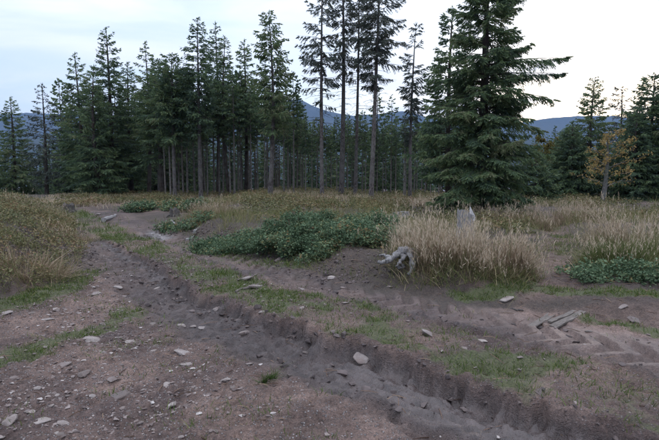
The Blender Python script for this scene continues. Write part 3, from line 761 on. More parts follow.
def back_row(x0, x1, D0, D1, y0, y1, n, kinds, label, group, bark='bark_dark'):
    for k in range(n):
        px = x0 + (x1 - x0) * (k + 0.8 * rb.random()) / n; D = rb.uniform(D0, D1)
        X = (px - PW / 2) / FPX * D; zb = H1(X, D)
        Ht = at_y(px, rb.uniform(y0, y1), D)[2] - zb
        if Ht < 3: continue
        plant_tree(protos[int(rb.choice(kinds))], (X, D, zb), (bark, 'spruce', 'limb'), lab_for(px, label, group), group, rz=rb.random() * 6.28, sc=Ht / 14.0)
back_row(60, 205, 35, 46, 70, 108, 24, [0, 1, 2, 3], '%s dark spruce standing behind and right of the %s', 'spruces behind the left cluster')
back_row(158, 305, 28, 34, 66, 108, 30, [3, 4, 5, 6], '%s slim grey trunk behind and right of the %s', 'spruces behind the middle trio', 'bark_pale2')
back_row(165, 310, 38, 52, 80, 122, 18, [0, 1, 3, 4, 5], 'shaded spruce deep in the wood behind the middle trio', 'spruces deep in the middle of the wood')
back_row(285, 455, 28, 35, 110, 132, 34, [3, 4, 5, 6], '%s low slim spruce behind and right of the %s', 'lower spruces behind the bare stems', 'bark_pale2')
back_row(285, 460, 39, 54, 120, 138, 22, [0, 1, 2, 3, 4], 'small shaded spruce deep in the wood behind the bare stems', 'spruces deep in the wood behind the bare stems')
back_row(40, 470, 50, 64, 132, 150, 40, [0, 1, 2], 'dark spruce at the very back of the wood seen between the trunks', 'spruces at the very back of the wood')
back_row(60, 300, 44, 50, 128, 146, 18, [0, 1, 2], 'bushy shaded spruce filling the gaps behind the left half of the wood', 'bushy spruces behind the left half of the wood')
back_row(-60, 70, 42, 60, 135, 160, 10, [0, 1, 2], 'low dark spruce behind the two leftmost spruces', 'low spruces at the far left')
back_row(545, 690, 33, 40, 116, 134, 9, [0, 1, 2], 'dark spruce filling the background close behind the orange tree', 'dark spruces behind the orange tree')
back_row(470, 720, 38, 56, 130, 148, 18, [0, 1, 2], 'dark low spruce behind the biggest spruce and the orange tree', 'low spruces on the right')
back_row(374, 378, 33, 35, 84, 86, 1, [0], 'dark pointed spruce top directly behind the right-leaning bare stem', 'pointed pair behind the leaning stem')
back_row(388, 392, 34, 36, 94, 97, 1, [1], 'shorter pointed spruce top right of the right-leaning bare stem', 'pointed pair behind the leaning stem')
# trees beside the view, seen by the light only at its edges
back_row(-320, -40, 28, 40, 40, 90, 12, [0, 1, 2, 3], 'spruce beyond the left edge of the view', 'spruces left of the view')
back_row(700, 960, 24, 36, 40, 90, 12, [0, 1, 2, 3], 'spruce beyond the right edge of the view', 'spruces right of the view')

# ------------------------------------------------------------------ broadleaved trees
def broadleaf(Ht, seed, r0, spread, nleaf, leaf, mats, cb=0.25, kinds=14):
    rng = np.random.default_rng(seed)
    tk = Acc(); lm = Acc(); lf = Acc()
    t = np.linspace(0, 1, 9)
    P = np.stack([0.05 * Ht * np.sin(t * 3), 0.03 * Ht * np.sin(t * 4), t * Ht * 0.92], -1); P[0, 2] = -0.2
    V, q, tr = tube(P, r0 * (1 - t) ** 0.8 + 0.008, 10, True, rng, 0.04); tk.add(V, q, tr)
    tips = []
    for k in range(kinds):
        z = cb + (0.95 - cb) * (k + rng.random()) / kinds
        a = k * 2.4 + rng.normal() * 0.3
        o = np.array([np.interp(z, t, P[:, i]) for i in range(3)])
        L = spread * (1.15 - 0.75 * z) * rng.uniform(0.75, 1.15)
        d = norm(np.array([math.cos(a), math.sin(a), 0.35 + 0.5 * z]))
        s = np.linspace(0, 1, 6)[:, None]
        pl = o + d * L * s + np.array([0, 0, -0.22]) * L * s ** 2 + rng.normal(size=(6, 3)) * 0.03 * L * s
        V, q, tr = tube(pl, np.linspace(0.025, 0.005, 6), 5, False); lm.add(V, q)
        for e in range(9):
            i0 = rng.integers(1, 6); d2 = norm(d * 0.7 + rng.normal(size=3) * 0.7 * np.array([1, 1, 0.5]))
            l2 = L * rng.uniform(0.15, 0.42)
            tw = np.array([pl[i0], pl[i0] + d2 * l2 * 0.5, pl[i0] + d2 * l2 + np.array([0, 0, -0.08 * l2])])
            V, q, tr = tube(tw, [0.007, 0.005, 0.003], 3, False); lm.add(V, q)
            tips.append((tw[0], tw[2]))
    A = np.array([a for a, b in tips]); B = np.array([b for a, b in tips])
    i = rng.integers(len(A), size=nleaf); f = rng.random(nleaf)[:, None] ** 0.6
    C = A[i] + (B[i] - A[i]) * f + rng.normal(size=(nleaf, 3)) * 0.06
    D = norm(rng.normal(size=(nleaf, 3)) + np.array([0, 0, -0.3]))
    S = norm(np.cross(D, rng.normal(size=(nleaf, 3))))
    lf.quads(kite(C, D, leaf * rng.uniform(0.7, 1.2, nleaf), leaf * 0.32 * np.ones(nleaf), S), np.clip(0.25 + 0.4 * (i % 7) / 7 + rng.normal(size=nleaf) * 0.16, 0, 1))
    return tk.mesh('broadleaf_trunk', True), lf.mesh('broadleaf_crown'), lm.mesh('broadleaf_limbs')
def broad_at(px, ytop, D, label, seed, mats, cat, name, **kw):
    X = (px - PW / 2) / FPX * D; zb = H1(X, D); Ht = at_y(px, ytop, D)[2] - zb
    plant_tree(broadleaf(Ht, seed, mats=mats, **kw), (X, D, zb), mats, label, None, cat, name)
broad_at(603, 130, 24, 'small tree with grey trunk and thin orange autumn leaves', 5, ('beech_bark', 'autumn', 'beech_bark'), 'tree', 'beech_tree', r0=0.12, spread=1.75, nleaf=1500, leaf=0.095, kinds=14, cb=0.2)
broad_at(546, 138, 34, 'yellowing tree glimpsed between the biggest spruce and dark spruces', 6, ('bark_dark', 'yellow', 'limb'), 'tree', 'birch_tree', r0=0.1, spread=2.2, nleaf=5000, leaf=0.14, kinds=18, cb=0.2)

# ------------------------------------------------------------------ grass and herbs
def blades(rng, P, hgt, wid, lean, curl, tint, seg=3, az=None):
    """tapered bent blades rooted at P (n,3)"""
    n = len(P)
    a = rng.random(n) * 6.283 if az is None else az
    hd = np.stack([np.cos(a), np.sin(a), np.zeros(n)], -1) * lean[:, None]
    sd = np.stack([-np.sin(a), np.cos(a), np.zeros(n)], -1)
    tw = rng.random(n) * 3.14
    sd = sd * np.cos(tw)[:, None] + np.stack([np.cos(a), np.sin(a), np.zeros(n)], -1) * np.sin(tw)[:, None]
    rows = []
    for k in range(seg):
        f = k / seg
        c = P + hd * (hgt * (f + curl * f * f))[:, None] + np.array([0, 0, 1.0]) * (hgt * (f - 0.35 * curl * lean * f * f))[:, None]
        w = wid * (1 - 0.55 * f)
        rows += [c - sd * w[:, None], c + sd * w[:, None]]
    f = 1.0
    tip = P + hd * (hgt * (1 + curl))[:, None] + np.array([0, 0, 1.0]) * (hgt * (1 - 0.35 * curl * lean))[:, None]
    V = np.stack(rows + [tip], 1); m = V.shape[1]
    b = np.arange(n)[:, None] * m
    q = np.concatenate([b + np.array([[2 * k, 2 * k + 1, 2 * k + 3, 2 * k + 2]]) for k in range(seg - 1)])
    t = b + np.array([[2 * (seg - 1), 2 * (seg - 1) + 1, m - 1]])
    return V.reshape(-1, 3), q, t, np.repeat(tint, m), tip
def add_blades(acc, *a, **k):
    V, q, t, ti, tip = blades(*a, **k); acc.add(V, q, t, ti); return tip

def grass_clump(name, label, cx, cy, rx, ry, n, h0, h1, mat, seed, heads=0.0, group=None, green_low=0.0, lean=0.28, wid=0.0035, edge=0.8, zoff=-0.03, cat='grass clump', tint=(0.15, 0.85), tufts=14):
    rng = np.random.default_rng(seed)
    e = empty(name, (cx, cy, H1(cx, cy)))
    tc_ = np.stack([rng.uniform(-1, 1, tufts), rng.uniform(-1, 1, tufts)], -1); tc_ /= np.maximum(1, np.linalg.norm(tc_, axis=1))[:, None] * 1.05
    th_ = rng.uniform(0.55, 1.08, tufts)
    i = rng.integers(tufts, size=n)
    d = tc_[i] + rng.normal(size=(n, 2)) * np.where(rng.random(n) < 0.3, 0.30, 0.10)[:, None]
    rr = np.linalg.norm(d, axis=1)
    x = cx + d[:, 0] * rx; y = cy + d[:, 1] * ry
    z = H(x, y) + zoff
    fall = 1 - (1 - edge) * np.clip(rr, 0, 1.1) ** 2
    hg = rng.uniform(h0, h1, n) * th_[i] * fall
    short = rng.random(n) < 0.80
    hg = np.where(short, hg * rng.uniform(0.22, 0.80, n), hg * rng.uniform(0.7, 1.28, n))
    P = np.stack([x - cx, y - cy, z - e.location.z], -1)
    ti = rng.uniform(tint[0], tint[1], n) * np.where(short, 0.68, 1.0)
    ti = np.where(rng.random(n) < green_low, 1.0 if mat == 'dry_grass' else 0.1, ti)
    ln = np.abs(rng.normal(size=n)) * lean * np.where(short, 1.9, 1.0) + 0.03
    if zoff < -0.02:
        ns = int(n * 0.30); th2 = rng.random(ns) * 6.283; r2 = 0.7 + 0.85 * rng.random(ns) ** 1.6
        x2 = np.cos(th2) * rx * r2; y2 = np.sin(th2) * ry * r2
        P2 = np.stack([x2, y2, H(cx + x2, cy + y2) - e.location.z - 0.01], -1)
        sk = Acc(); add_blades(sk, rng, P2, rng.uniform(0.06, 0.34, ns) * (h1 / 0.9), wid * rng.uniform(0.7, 1.5, ns), np.abs(rng.normal(size=ns)) * 0.7 + 0.1, rng.uniform(0.2, 1.4, ns), np.clip(rng.random(ns), 0, 0.98))
        link('skirt', sk.mesh('grass_skirt'), M['mixed_grass'], e)['kind'] = 'stuff'
    a = Acc(); tip = add_blades(a, rng, P, hg, wid * rng.uniform(0.6, 1.4, n), ln, rng.uniform(0.1, 1.3, n), ti, az=np.arctan2(P[:, 1] * rx, P[:, 0] * ry) + rng.normal(size=n) * 1.1)
    link('blades', a.mesh('grass_blades'), M[mat], e)['kind'] = 'stuff'
    if heads:
        k = np.where((~short) & (rng.random(n) < heads) & (hg > 0.5 * h1 * edge))[0]
        hd = Acc(); m = len(k)
        for s in range(5):
            D = norm(rng.normal(size=(m, 3)) * 0.35 + np.array([0, 0, 0.9]) + (tip[k] - P[k]) * 0.6)
            base_ = tip[k] - np.array([0, 0, 1.0]) * (0.022 * s) + rng.normal(size=(m, 3)) * 0.006
            hd.quads(kite(base_, D, rng.uniform(0.04, 0.09, m), 0.0045 * np.ones(m), norm(np.cross(D, rng.normal(size=(m, 3))))), rng.uniform(0.6, 0.92, m))
        link('seed_heads', hd.mesh('grass_heads'), M['dry_grass'], e)['kind'] = 'stuff'
    tag(e, label, cat, group)
    return e
GC = 'tall grass clumps'
x, y = U(452, 274, 0.15); grass_clump('grass_clump', 'large tan dry grass clump in front of the bleached stump', x, y + 0.35, 0.62, 0.55, 7000, 0.55, 0.95, 'dry_grass', 301, 0.75, GC, 0.16, tufts=22, edge=0.45)
x, y = U(505, 277, 0.15); grass_clump('grass_clump', 'brownish dry grass clump right of the bleached stump beside the side path', x, y + 0.35, 0.42, 0.45, 4600, 0.55, 0.92, 'dry_grass', 302, 0.65, GC, 0.12, tint=(0.05, 0.6), edge=0.45)
x, y = U(420, 262, 0.2); grass_clump('grass_clump', 'thin straw-coloured grass clump beside the exposed roots', x, y + 0.5, 0.35, 0.4, 1000, 0.5, 0.85, 'dry_grass', 303, 0.6, GC, 0.2)
x, y = U(625, 268, 0.12); grass_clump('grass_clump', 'green and straw grass clump right of the side path', x, y + 0.2, 0.48, 0.5, 5200, 0.45, 0.8, 'mixed_grass', 304, 0.2, GC, 0.45, tufts=18, edge=0.5, tint=(0.05, 0.6))
x, y = U(690, 266, 0.12); grass_clump('grass_clump', 'tall straw grass clump cut by the right edge of the view', x, y + 0.3, 0.6, 0.6, 3000, 0.55, 0.9, 'mixed_grass', 305, 0.5, GC, 0.2, tufts=18, edge=0.7)
x, y = U(640, 246, 0.2); grass_clump('grass_clump', 'pale seeding grass clump behind the green and straw one', x, y + 0.3, 0.75, 0.6, 2400, 0.65, 0.98, 'dry_grass', 306, 0.7, GC, 0.12, tufts=18, edge=0.7)
x, y = U(478, 214, 0.3); grass_clump('grass_clump', 'tan grass clump at the foot of the biggest spruce', x, y - 0.3, 1.1, 0.8, 2400, 0.35, 0.62, 'dry_grass', 314, 0.5, GC, 0.15, tufts=20)
x, y = U(575, 218, 0.3); grass_clump('grass_clump', 'pale tan grass clump at the far end of the side path', x, y + 0.6, 1.2, 1.0, 3600, 0.45, 0.8, 'dry_grass', 307, 0.7, GC, 0.05, tufts=26)
x, y = U(532, 222, 0.3); grass_clump('grass_clump', 'rusty brown low grass clump left of the side path', x, y + 0.3, 0.6, 0.6, 1500, 0.4, 0.7, 'dry_grass', 308, 0.2, GC, 0.1, tint=(0.0, 0.4))
x, y = U(22, 287, 0.0); grass_clump('grass_clump', 'drooping pale grass clump at the foot of the left mound', x - 0.15, y + 0.5, 0.42, 0.4, 1500, 0.35, 0.65, 'dry_grass', 309, 0.0, GC, 0.05, lean=0.65, tint=(0.25, 0.85))
x, y = U(88, 246, 0.0); grass_clump('grass_clump', 'pale grass fringe on the track side of the left mound', x - 0.55, y + 0.4, 0.32, 0.8, 1400, 0.25, 0.5, 'dry_grass', 310, 0.3, GC, 0.05, lean=0.45)
x, y = U(74, 224, 0.1); grass_clump('grass_clump', 'thin pale grass clump at the back end of the left mound', x - 1.1, y, 0.6, 1.1, 1500, 0.35, 0.65, 'dry_grass', 311, 0.4, GC, 0.05, lean=0.4)
x, y = U(212, 222, 0.2); grass_clump('grass_clump', 'tan grass clump at the left end of the bramble bank', x, y + 0.6, 0.7, 0.8, 2400, 0.35, 0.65, 'dry_grass', 312, 0.2, GC, 0.2, lean=0.4, tufts=18)
x, y = U(267, 379, -0.06); grass_clump('grass_tuft', 'single green grass tuft standing alone on the stony track', x, y, 0.09, 0.07, 260, 0.08, 0.17, 'green_grass', 313, 0, None, lean=0.5, wid=0.0022, tint=(0.1, 0.6), cat='grass tuft', tufts=5, zoff=-0.01)

# dry grass band before the wood
rg = np.random.default_rng(71)
def scatter(n, x0, x1, y0, y1, rng, dens):
    x = rng.uniform(x0, x1, n); y = rng.uniform(y0, y1, n)
    z, mk, ex = fields(x, y)
    keep = rng.random(n) < dens(x, y, mk, ex)
    return x[keep], y[keep], z[keep]
x, y, z = scatter(60000, -14, 18, 12, 31, rg, lambda x, y, m, e: (e['track'] < -0.1) * (e['path'] < 0) * (e['mound'] < 0) * sstep(0.45, 0.62, fbm(x * 0.5 + 40, y * 0.5, 3)) * sstep(-0.5, -1.3, e['sb']))
n = len(x); a = Acc()
add_blades(a, rg, np.stack([x, y, z - 0.02], -1), rg.uniform(0.15, 0.45, n), 0.006 * np.ones(n), np.abs(rg.normal(size=n)) * 0.35 + 0.05, rg.uniform(0.1, 0.8, n), np.clip(0.15 + 0.9 * fbm(x * 0.6 + 8, y * 0.6, 3) + rg.normal(size=n) * 0.15, 0, 1))
tag(link('dry_grass', a.mesh('dry_grass'), M['mixed_grass']), 'straw-coloured grass scattered before the wood', None, None, 'stuff')

# short green grass on the strips, median and bank foot
def gdens(x, y, m, e):
    return 0.14 * (e['track'] > 0.2) * sstep(0.62, 0.70, fbm(x * 2.3 + 90, y * 2.3, 2)) * (1 - m['mud']) + np.clip(m['green'] * 1.15 - 0.12, 0, 1) * (0.15 + 0.85 * sstep(0.40, 0.62, fbm(x * 4.5, y * 4.5, 3))) * (e['mound'] < 0.5)
a = Acc()
for (n_, x0, x1, y0, y1, hh) in ((190000, -5, 6, 2.2, 7.5, 0.055), (130000, -8, 8, 7.5, 13, 0.09), (60000, -10, 8, 13, 22, 0.14)):
    x, y, z = scatter(n_, x0, x1, y0, y1, rg, gdens)
    n = len(x)
    add_blades(a, rg, np.stack([x, y, z - 0.006], -1), rg.uniform(0.35, 1.35, n) * hh, (0.0018 + 0.00028 * y) * rg.uniform(0.7, 1.4, n), np.abs(rg.normal(size=n)) * 0.6 + 0.1, rg.uniform(0.1, 0.8, n), np.clip(rg.normal(size=n) * 0.25 + 0.5, 0, 1), seg=2)
tag(link('grass', a.mesh('short_grass'), M['green_grass']), 'short green grass along the track edges and middle strip', None, None, 'stuff')

def leaves(rng, P, size, tint, up=0.5, wide=0.36):
    n = len(P)
    D = norm(rng.normal(size=(n, 3)) * np.array([1, 1, 0.5]) + np.array([0, 0, 0.15]))
    S = norm(np.cross(D, norm(rng.normal(size=(n, 3)) * (1 - up) + np.array([0, 0, up]))))
    return kite(P, D, size, size * wide, S)
def shrub_cover(name, label, rng, n_pl, x0, x1, y0, y1, dens, hfun, per, size, mat, stems=True, grow=0.0):
    x, y, z = scatter(n_pl, x0, x1, y0, y1, rng, dens)
    n = len(x); h = hfun(x, y, rng)
    a = Acc()
    f = rng.random((n, per)) ** 0.7
    sprd = rng.normal(size=(n, per, 2)) * (0.25 * h)[:, None, None]
    P = np.stack([x[:, None] + sprd[..., 0], y[:, None] + sprd[..., 1], z[:, None] + f * h[:, None]], -1).reshape(-1, 3)
    tp = np.clip(0.5 + 0.9 * (fbm(x * 1.4 + 20, y * 1.4, 3) - 0.5) + rng.normal(size=n) * 0.10, 0, 1)
    ti = np.clip(np.repeat(tp, per) + rng.normal(size=n * per) * 0.12, 0, 1)
    sz = size * rng.uniform(0.6, 1.25, n * per) * (1 + grow * np.repeat(y, per))
    a.quads(leaves(rng, P, sz, ti), ti)
    o = link(name, a.mesh(name), M[mat]); tag(o, label, None, None, 'stuff')
    if stems:
        b = Acc()
        b_n = np.repeat(np.arange(n), 3); m = len(b_n)
        Pb = np.stack([x[b_n] + rng.normal(size=m) * 0.03, y[b_n] + rng.normal(size=m) * 0.03, z[b_n] - 0.02], -1)
        add_blades(b, rng, Pb, h[b_n] * rng.uniform(0.6, 1.05, m), 0.0018 * (1 + grow * y[b_n]), np.abs(rng.normal(size=m)) * 0.3, rng.uniform(0, 0.6, m), rng.random(m), seg=2)
        s = link('stems', b.mesh(name + '_stems'), M['stem'], o); s['kind'] = 'stuff'
    return o
rs = np.random.default_rng(91)
shrub_cover('bilberry_heath', 'ochre and olive bilberry heath covering the left mound', rs, 9000, -13, -2.5, 5, 19, lambda x, y, m, e: (e['mound'] > 0.15) * (0.5 + 0.5 * sstep(0.35, 0.55, fbm(x * 1.5, y * 1.5, 2))) * sstep(26, 14, y),
            lambda x, y, r: r.uniform(0.14, 0.34, len(x)) * (0.6 + 0.8 * fbm(x * 1.1, y * 1.1, 2)), 22, 0.028, 'heath', True, 0.05)
shrub_cover('heath', 'yellowish and rusty heath between the track and the wood', rs, 16000, -15, 14, 11, 33, lambda x, y, m, e: (e['track'] < -0.2) * (e['path'] < -0.2) * (e['mound'] < 0.1) * sstep(-1.2, -2.0, e['sb']) * sstep(0.38, 0.52, fbm(x * 0.45, y * 0.45, 3)),
            lambda x, y, r: r.uniform(0.08, 0.32, len(x)) * (0.5 + fbm(x * 0.9, y * 0.9, 2)), 13, 0.045, 'heath', False, 0.03)

# bramble thicket on the bank: individual bushes
def bush(name, label, cx, cy, rx, ry, h, n, leaf, mat, seed, group, cat='bramble', canes=36):
    rng = np.random.default_rng(seed)
    e = empty(name, (cx, cy, H1(cx, cy)))
    fo = Acc(); st = Acc()
    # arching canes
    tips = []
    for k in range(canes):
        a = rng.random() * 6.283; r = math.sqrt(rng.random())
        o = np.array([math.cos(a) * rx * r * 0.55, math.sin(a) * ry * r * 0.55, 0.0]); a2 = a + rng.normal() * 0.7
        L = rng.uniform(0.5, 1.1)
        s = np.linspace(0, 1, 6)[:, None]
        hh = h * rng.uniform(0.45, 1.25) * (1 - 0.45 * r)
        pl = o + np.array([math.cos(a2) * rx, math.sin(a2) * ry, 0]) * 0.55 * L * s + np.array([0, 0, 1.0]) * hh * (1.9 * s - 1.25 * s * s)
        zz_ = H(cx + pl[:, 0], cy + pl[:, 1]) - e.location.z
        pl[:, 2] += zz_ - 0.03
        V, q, tr = tube(pl, np.linspace(0.006, 0.0025, 6), 4, False); st.add(V, q, None, rng.random()); tips.append(pl)
    T = np.array(tips)
    i = rng.integers(len(T), size=n); f = rng.random(n) ** 0.7 * 4.99; j = f.astype(int); fr = (f - j)[:, None]
    C = T[i, j] * (1 - fr) + T[i, j + 1] * fr + rng.normal(size=(n, 3)) * np.array([0.07, 0.07, 0.05])
    gz_ = H(cx + C[:, 0], cy + C[:, 1]) - e.location.z; C[:, 2] = np.maximum(C[:, 2], gz_ + 0.02)
    ti = np.clip(0.42 + 0.55 * (rng.random(len(T))[i] - 0.5) + rng.normal(size=n) * 0.24, 0, 1)
    # three leaflets each
    for k in range(3):
        fo.quads(leaves(rng, C + rng.normal(size=C.shape) * leaf * 0.3, leaf * rng.uniform(0.5, 1.35, n), ti, 0.45, 0.34), ti)
    link('leaves', fo.mesh('bramble_leaves'), M[mat], e)['kind'] = 'stuff'; link('canes', st.mesh('bramble_canes'), M['stem'], e)['kind'] = 'stuff'
    tag(e, label, cat, group)
BR = 'bramble bushes'
bl = [(232, 246, 1.0, 0.55, 0.42, 'dark green bramble bush at the left end of the bank'),
      (262, 249, 0.85, 0.6, 0.50, 'bramble bush on the bank left of the young spruce'),
      (294, 252, 0.85, 0.6, 0.55, 'tall bramble bush below the young spruce on the bank'),
      (326, 255, 0.8, 0.6, 0.50, 'bramble bush in the middle of the bank above a round stone'),
      (356, 256, 0.75, 0.6, 0.48, 'bramble bush on the bank midway to the exposed roots'),
      (402, 252, 0.5, 0.5, 0.40, 'low bramble bush between the exposed roots and the straw grass'),
      (312, 240, 0.8, 0.5, 0.50, 'bramble bush in the second row right of the young spruce'),
      (372, 242, 0.8, 0.5, 0.48, 'bramble bush in the second row behind the exposed roots'),
      (386, 256, 0.7, 0.6, 0.42, 'lighter green bramble bush on the bank above the exposed roots')]
for k, (px, py, rx, ry, h, lab) in enumerate(bl):
    x, y = U(px, py - 2, 0.2); bush('bramble_bush', lab, x, y + 0.40, rx * 0.95, ry * 1.35, h * 1.1 * (0.75 + 0.5 * ((k * 7) % 5) / 4), 4200, 0.040, 'bramble', 400 + k, BR)
x, y = U(634, 284, 0.1); bush('bramble_bush', 'low blue-green bramble bush at the foot of the right-hand grass', x, y + 0.25, 0.75, 0.4, 0.26, 1900, 0.042, 'bramble', 420, BR)
x, y = U(592, 276, 0.1); bush('bramble_bush', 'small low bramble bush between the side path and the right-hand grass', x, y + 0.2, 0.4, 0.35, 0.22, 420, 0.050, 'bramble', 421, BR)
x, y = U(690, 290, 0.1); bush('bramble_bush', 'bramble bush cut by the right edge of the view', x, y + 0.25, 0.7, 0.4, 0.3, 1500, 0.042, 'bramble', 422, BR)
x, y = U(150, 210, 0.2); bush('bramble_bush', 'distant olive bush by the track bend', x, y + 0.8, 1.6, 0.8, 0.5, 1100, 0.08, 'bramble', 423, BR)
x, y = U(192, 228, 0.15); bush('bramble_bush', 'fresh green bush beside the small grey stump at the bend', x - 0.3, y + 0.5, 0.9, 0.6, 0.35, 900, 0.06, 'bramble', 424, BR)

x, y = U(295, 240, 0.35); bush('bramble_bush', 'tallest blue-green bramble bush sticking up in the middle of the bank', x, y + 0.3, 0.45, 0.45, 0.62, 2400, 0.045, 'bramble', 427, BR)
x, y = U(216, 240, 0.25); bush('bramble_bush', 'green bramble bush where the bank meets the track bend', x, y + 0.5, 0.75, 0.7, 0.36, 2400, 0.045, 'bramble', 428, BR)
rw = np.random.default_rng(73)
x, y, z = scatter(60000, -9, 7, 7.0, 17, rw, lambda x, y, m, e: (e['track'] < 0.15) * (e['mound'] < 0.1) * sstep(0.0, -0.4, e['sb']) * (0.15 + 0.85 * sstep(0.45, 0.62, fbm(x * 1.9 + 5, y * 1.9, 3))) * np.where(e['path'] > 0, 0.25, 0.75))
n = len(x); a = Acc()
add_blades(a, rw, np.stack([x, y, z - 0.01], -1), rw.uniform(0.05, 0.30, n), 0.0035 * rw.uniform(0.7, 1.4, n), np.abs(rw.normal(size=n)) * 0.7 + 0.1, rw.uniform(0.2, 1.4, n), np.clip(fbm(x * 1.3, y * 1.3, 2) * 0.9 + rw.normal(size=n) * 0.2, 0, 1))
tag(link('weeds', a.mesh('weeds'), M['mixed_grass']), 'sparse weeds and dead grass on the bank and beside the path', None, None, 'stuff')
x, y = U(195, 206, 0.35); bush('bramble_bush', 'fresh green bush at the left end of the dry grass band', x, y, 0.45, 0.45, 0.75, 900, 0.07, 'bramble', 425, BR)
x, y = U(141, 205, 0.35); bush('bramble_bush', 'small green bush before the dense left cluster', x, y, 0.6, 0.5, 0.5, 700, 0.07, 'bramble', 426, BR)
rm_ = np.random.default_rng(72)
x, y, z = scatter(18000, -13, -2.5, 5, 19, rm_, lambda x, y, m, e: (e['mound'] > 0.0) * sstep(0.42, 0.60, fbm(x * 0.9 + 11, y * 0.9, 3)))
n = len(x); a = Acc()
add_blades(a, rm_, np.stack([x, y, z - 0.02], -1), rm_.uniform(0.15, 0.48, n), 0.0032 * np.ones(n), np.abs(rm_.normal(size=n)) * 0.55 + 0.05, rm_.uniform(0.2, 1.3, n), np.clip(fbm(x * 0.7 + 3, y * 0.7, 2) * 1.0 + rm_.normal(size=n) * 0.15, 0, 1))
tag(link('mound_grass', a.mesh('mound_grass'), M['mixed_grass']), 'straw grass blades standing through the heath on the left mound', None, None, 'stuff')
x, y, z = scatter(42000, -16, 12, 21, 31, rm_, lambda x, y, m, e: (e['track'] < -0.1) * sstep(0.35, 0.55, fbm(x * 0.4 + 70, y * 0.4, 3)) * sstep(20, 24, y))
n = len(x); a = Acc()
add_blades(a, rm_, np.stack([x, y, z - 0.02], -1), rm_.uniform(0.12, 0.34, n), 0.008 * np.ones(n), np.abs(rm_.normal(size=n)) * 0.4 + 0.05, rm_.uniform(0.2, 1.0, n), rm_.uniform(0.4, 0.95, n))
tag(link('woodland_grass', a.mesh('woodland_grass'), M['dry_grass']), 'pale straw grass band at the foot of the front trunks', None, None, 'stuff')

# ------------------------------------------------------------------ stumps, roots, planks, logs
def stump(name, label, cx, cy, r, h, seed, mat, shard=None):
    rng = np.random.default_rng(seed)
    e = empty(name, (cx, cy, H1(cx, cy)))
    n, m = 20, 8
    th = np.arange(n) * 2 * math.pi / n
    top = h * (0.88 + 0.07 * np.sin(th * 1.0 + seed) + (0.05 if mat != 'rotwood' else 0.35) * np.abs(np.sin(th * 1.5 + seed)) + rng.normal(size=n) * (0.02 if mat != 'rotwood' else 0.07))
    flut = 1 + 0.10 * np.sin(th * 5 + seed) + 0.05 * np.sin(th * 9)
    V = []
    for k in range(m):
        f = k / (m - 1)
        rr = r * flut * (1 + 0.55 * (1 - f) ** 3) * (1 + rng.normal(size=n) * 0.02)
        V.append(np.stack([rr * np.cos(th), rr * np.sin(th), -0.12 + (top + 0.12) * f], -1))
    V.append(np.stack([0.72 * r * flut * np.cos(th), 0.72 * r * flut * np.sin(th), top - 0.10 * h - rng.random(n) * 0.05], -1))
    V = np.concatenate(V + [np.array([[0, 0, h * 0.55]])])
    i = np.arange(m)[:, None] * n; j = np.arange(n)[None]
    q = np.stack([i + j, i + (j + 1) % n, i + n + (j + 1) % n, i + n + j], -1).reshape(-1, 4)
    jj = np.arange(n); t = np.stack([m * n + jj, m * n + (jj + 1) % n, np.full(n, (m + 1) * n)], -1)
    a = Acc(); a.add(V, q, t); link('stump_body', a.mesh('stump_body'), M[mat], e)
    for k in range(5):
        an = k * 1.257 + rng.normal() * 0.2; d = np.array([math.cos(an), math.sin(an), 0])
        P = np.array([d * r * 0.8 + [0, 0, 0.16 * h], d * r * 1.4 + [0, 0, 0.05], d * r * 2.0 + [0, 0, -0.06]])
        a = Acc(); V, q, t = tube(P, [r * 0.32, r * 0.22, r * 0.08], 7); a.add(V, q, t); link('root', a.mesh('root', True), M[mat], e)
    if shard:
        sx, sy, sw, sh = shard
        V = np.array([[-sw, -0.03, 0], [sw, -0.04, 0], [sw * 0.9, 0.04, 0], [-sw * 0.8, 0.04, 0],
                      [-sw * 0.95, -0.025, sh * 0.55], [sw, -0.02, sh * 0.35], [sw * 0.8, 0.03, sh * 0.3], [-sw * 0.7, 0.03, sh * 0.5],
                      [-sw * 0.85, 0, sh], [-sw * 0.5, 0.01, sh * 0.96]]) + np.array([sx, sy, h * 0.68])
        F = [[0, 1, 5, 4], [1, 2, 6, 5], [2, 3, 7, 6], [3, 0, 4, 7]]
        T_ = [[4, 5, 9], [4, 9, 8], [5, 6, 9], [6, 7, 9], [7, 4, 8], [7, 8, 9]]
        a = Acc(); a.add(V, F, T_); tag(link('split_shard', a.mesh('shard'), M['paleshard'], e), 'pale upright splinter of split wood')
    tag(e, label, 'tree stump')
x, y = U(466, 236, 0.3); y0 = 10.6; x0 = (466 - PW / 2) / FPX * y0
stump('tree_stump', 'bleached grey stump with pale splinter above the tall dry grass', x0, y0, 0.16, 0.74, 61, 'driftwood', (0.11, -0.08, 0.06, 0.30))
x, y = U(172, 217, 0.1); stump('tree_stump', 'small dark weathered stump beside the track bend', x, y + 0.3, 0.16, 0.24, 62, 'rotwood')
x, y = U(66, 209, 0.2); stump('tree_stump', 'dark rotten stump behind the left mound', x, y + 0.2, 0.20, 0.28, 63, 'rotwood')
x, y = U(403, 211, 0.4); stump('tree_stump', 'low mossy grey stump at the edge of the wood', x, y + 0.4, 0.26, 0.20, 64, 'driftwood')

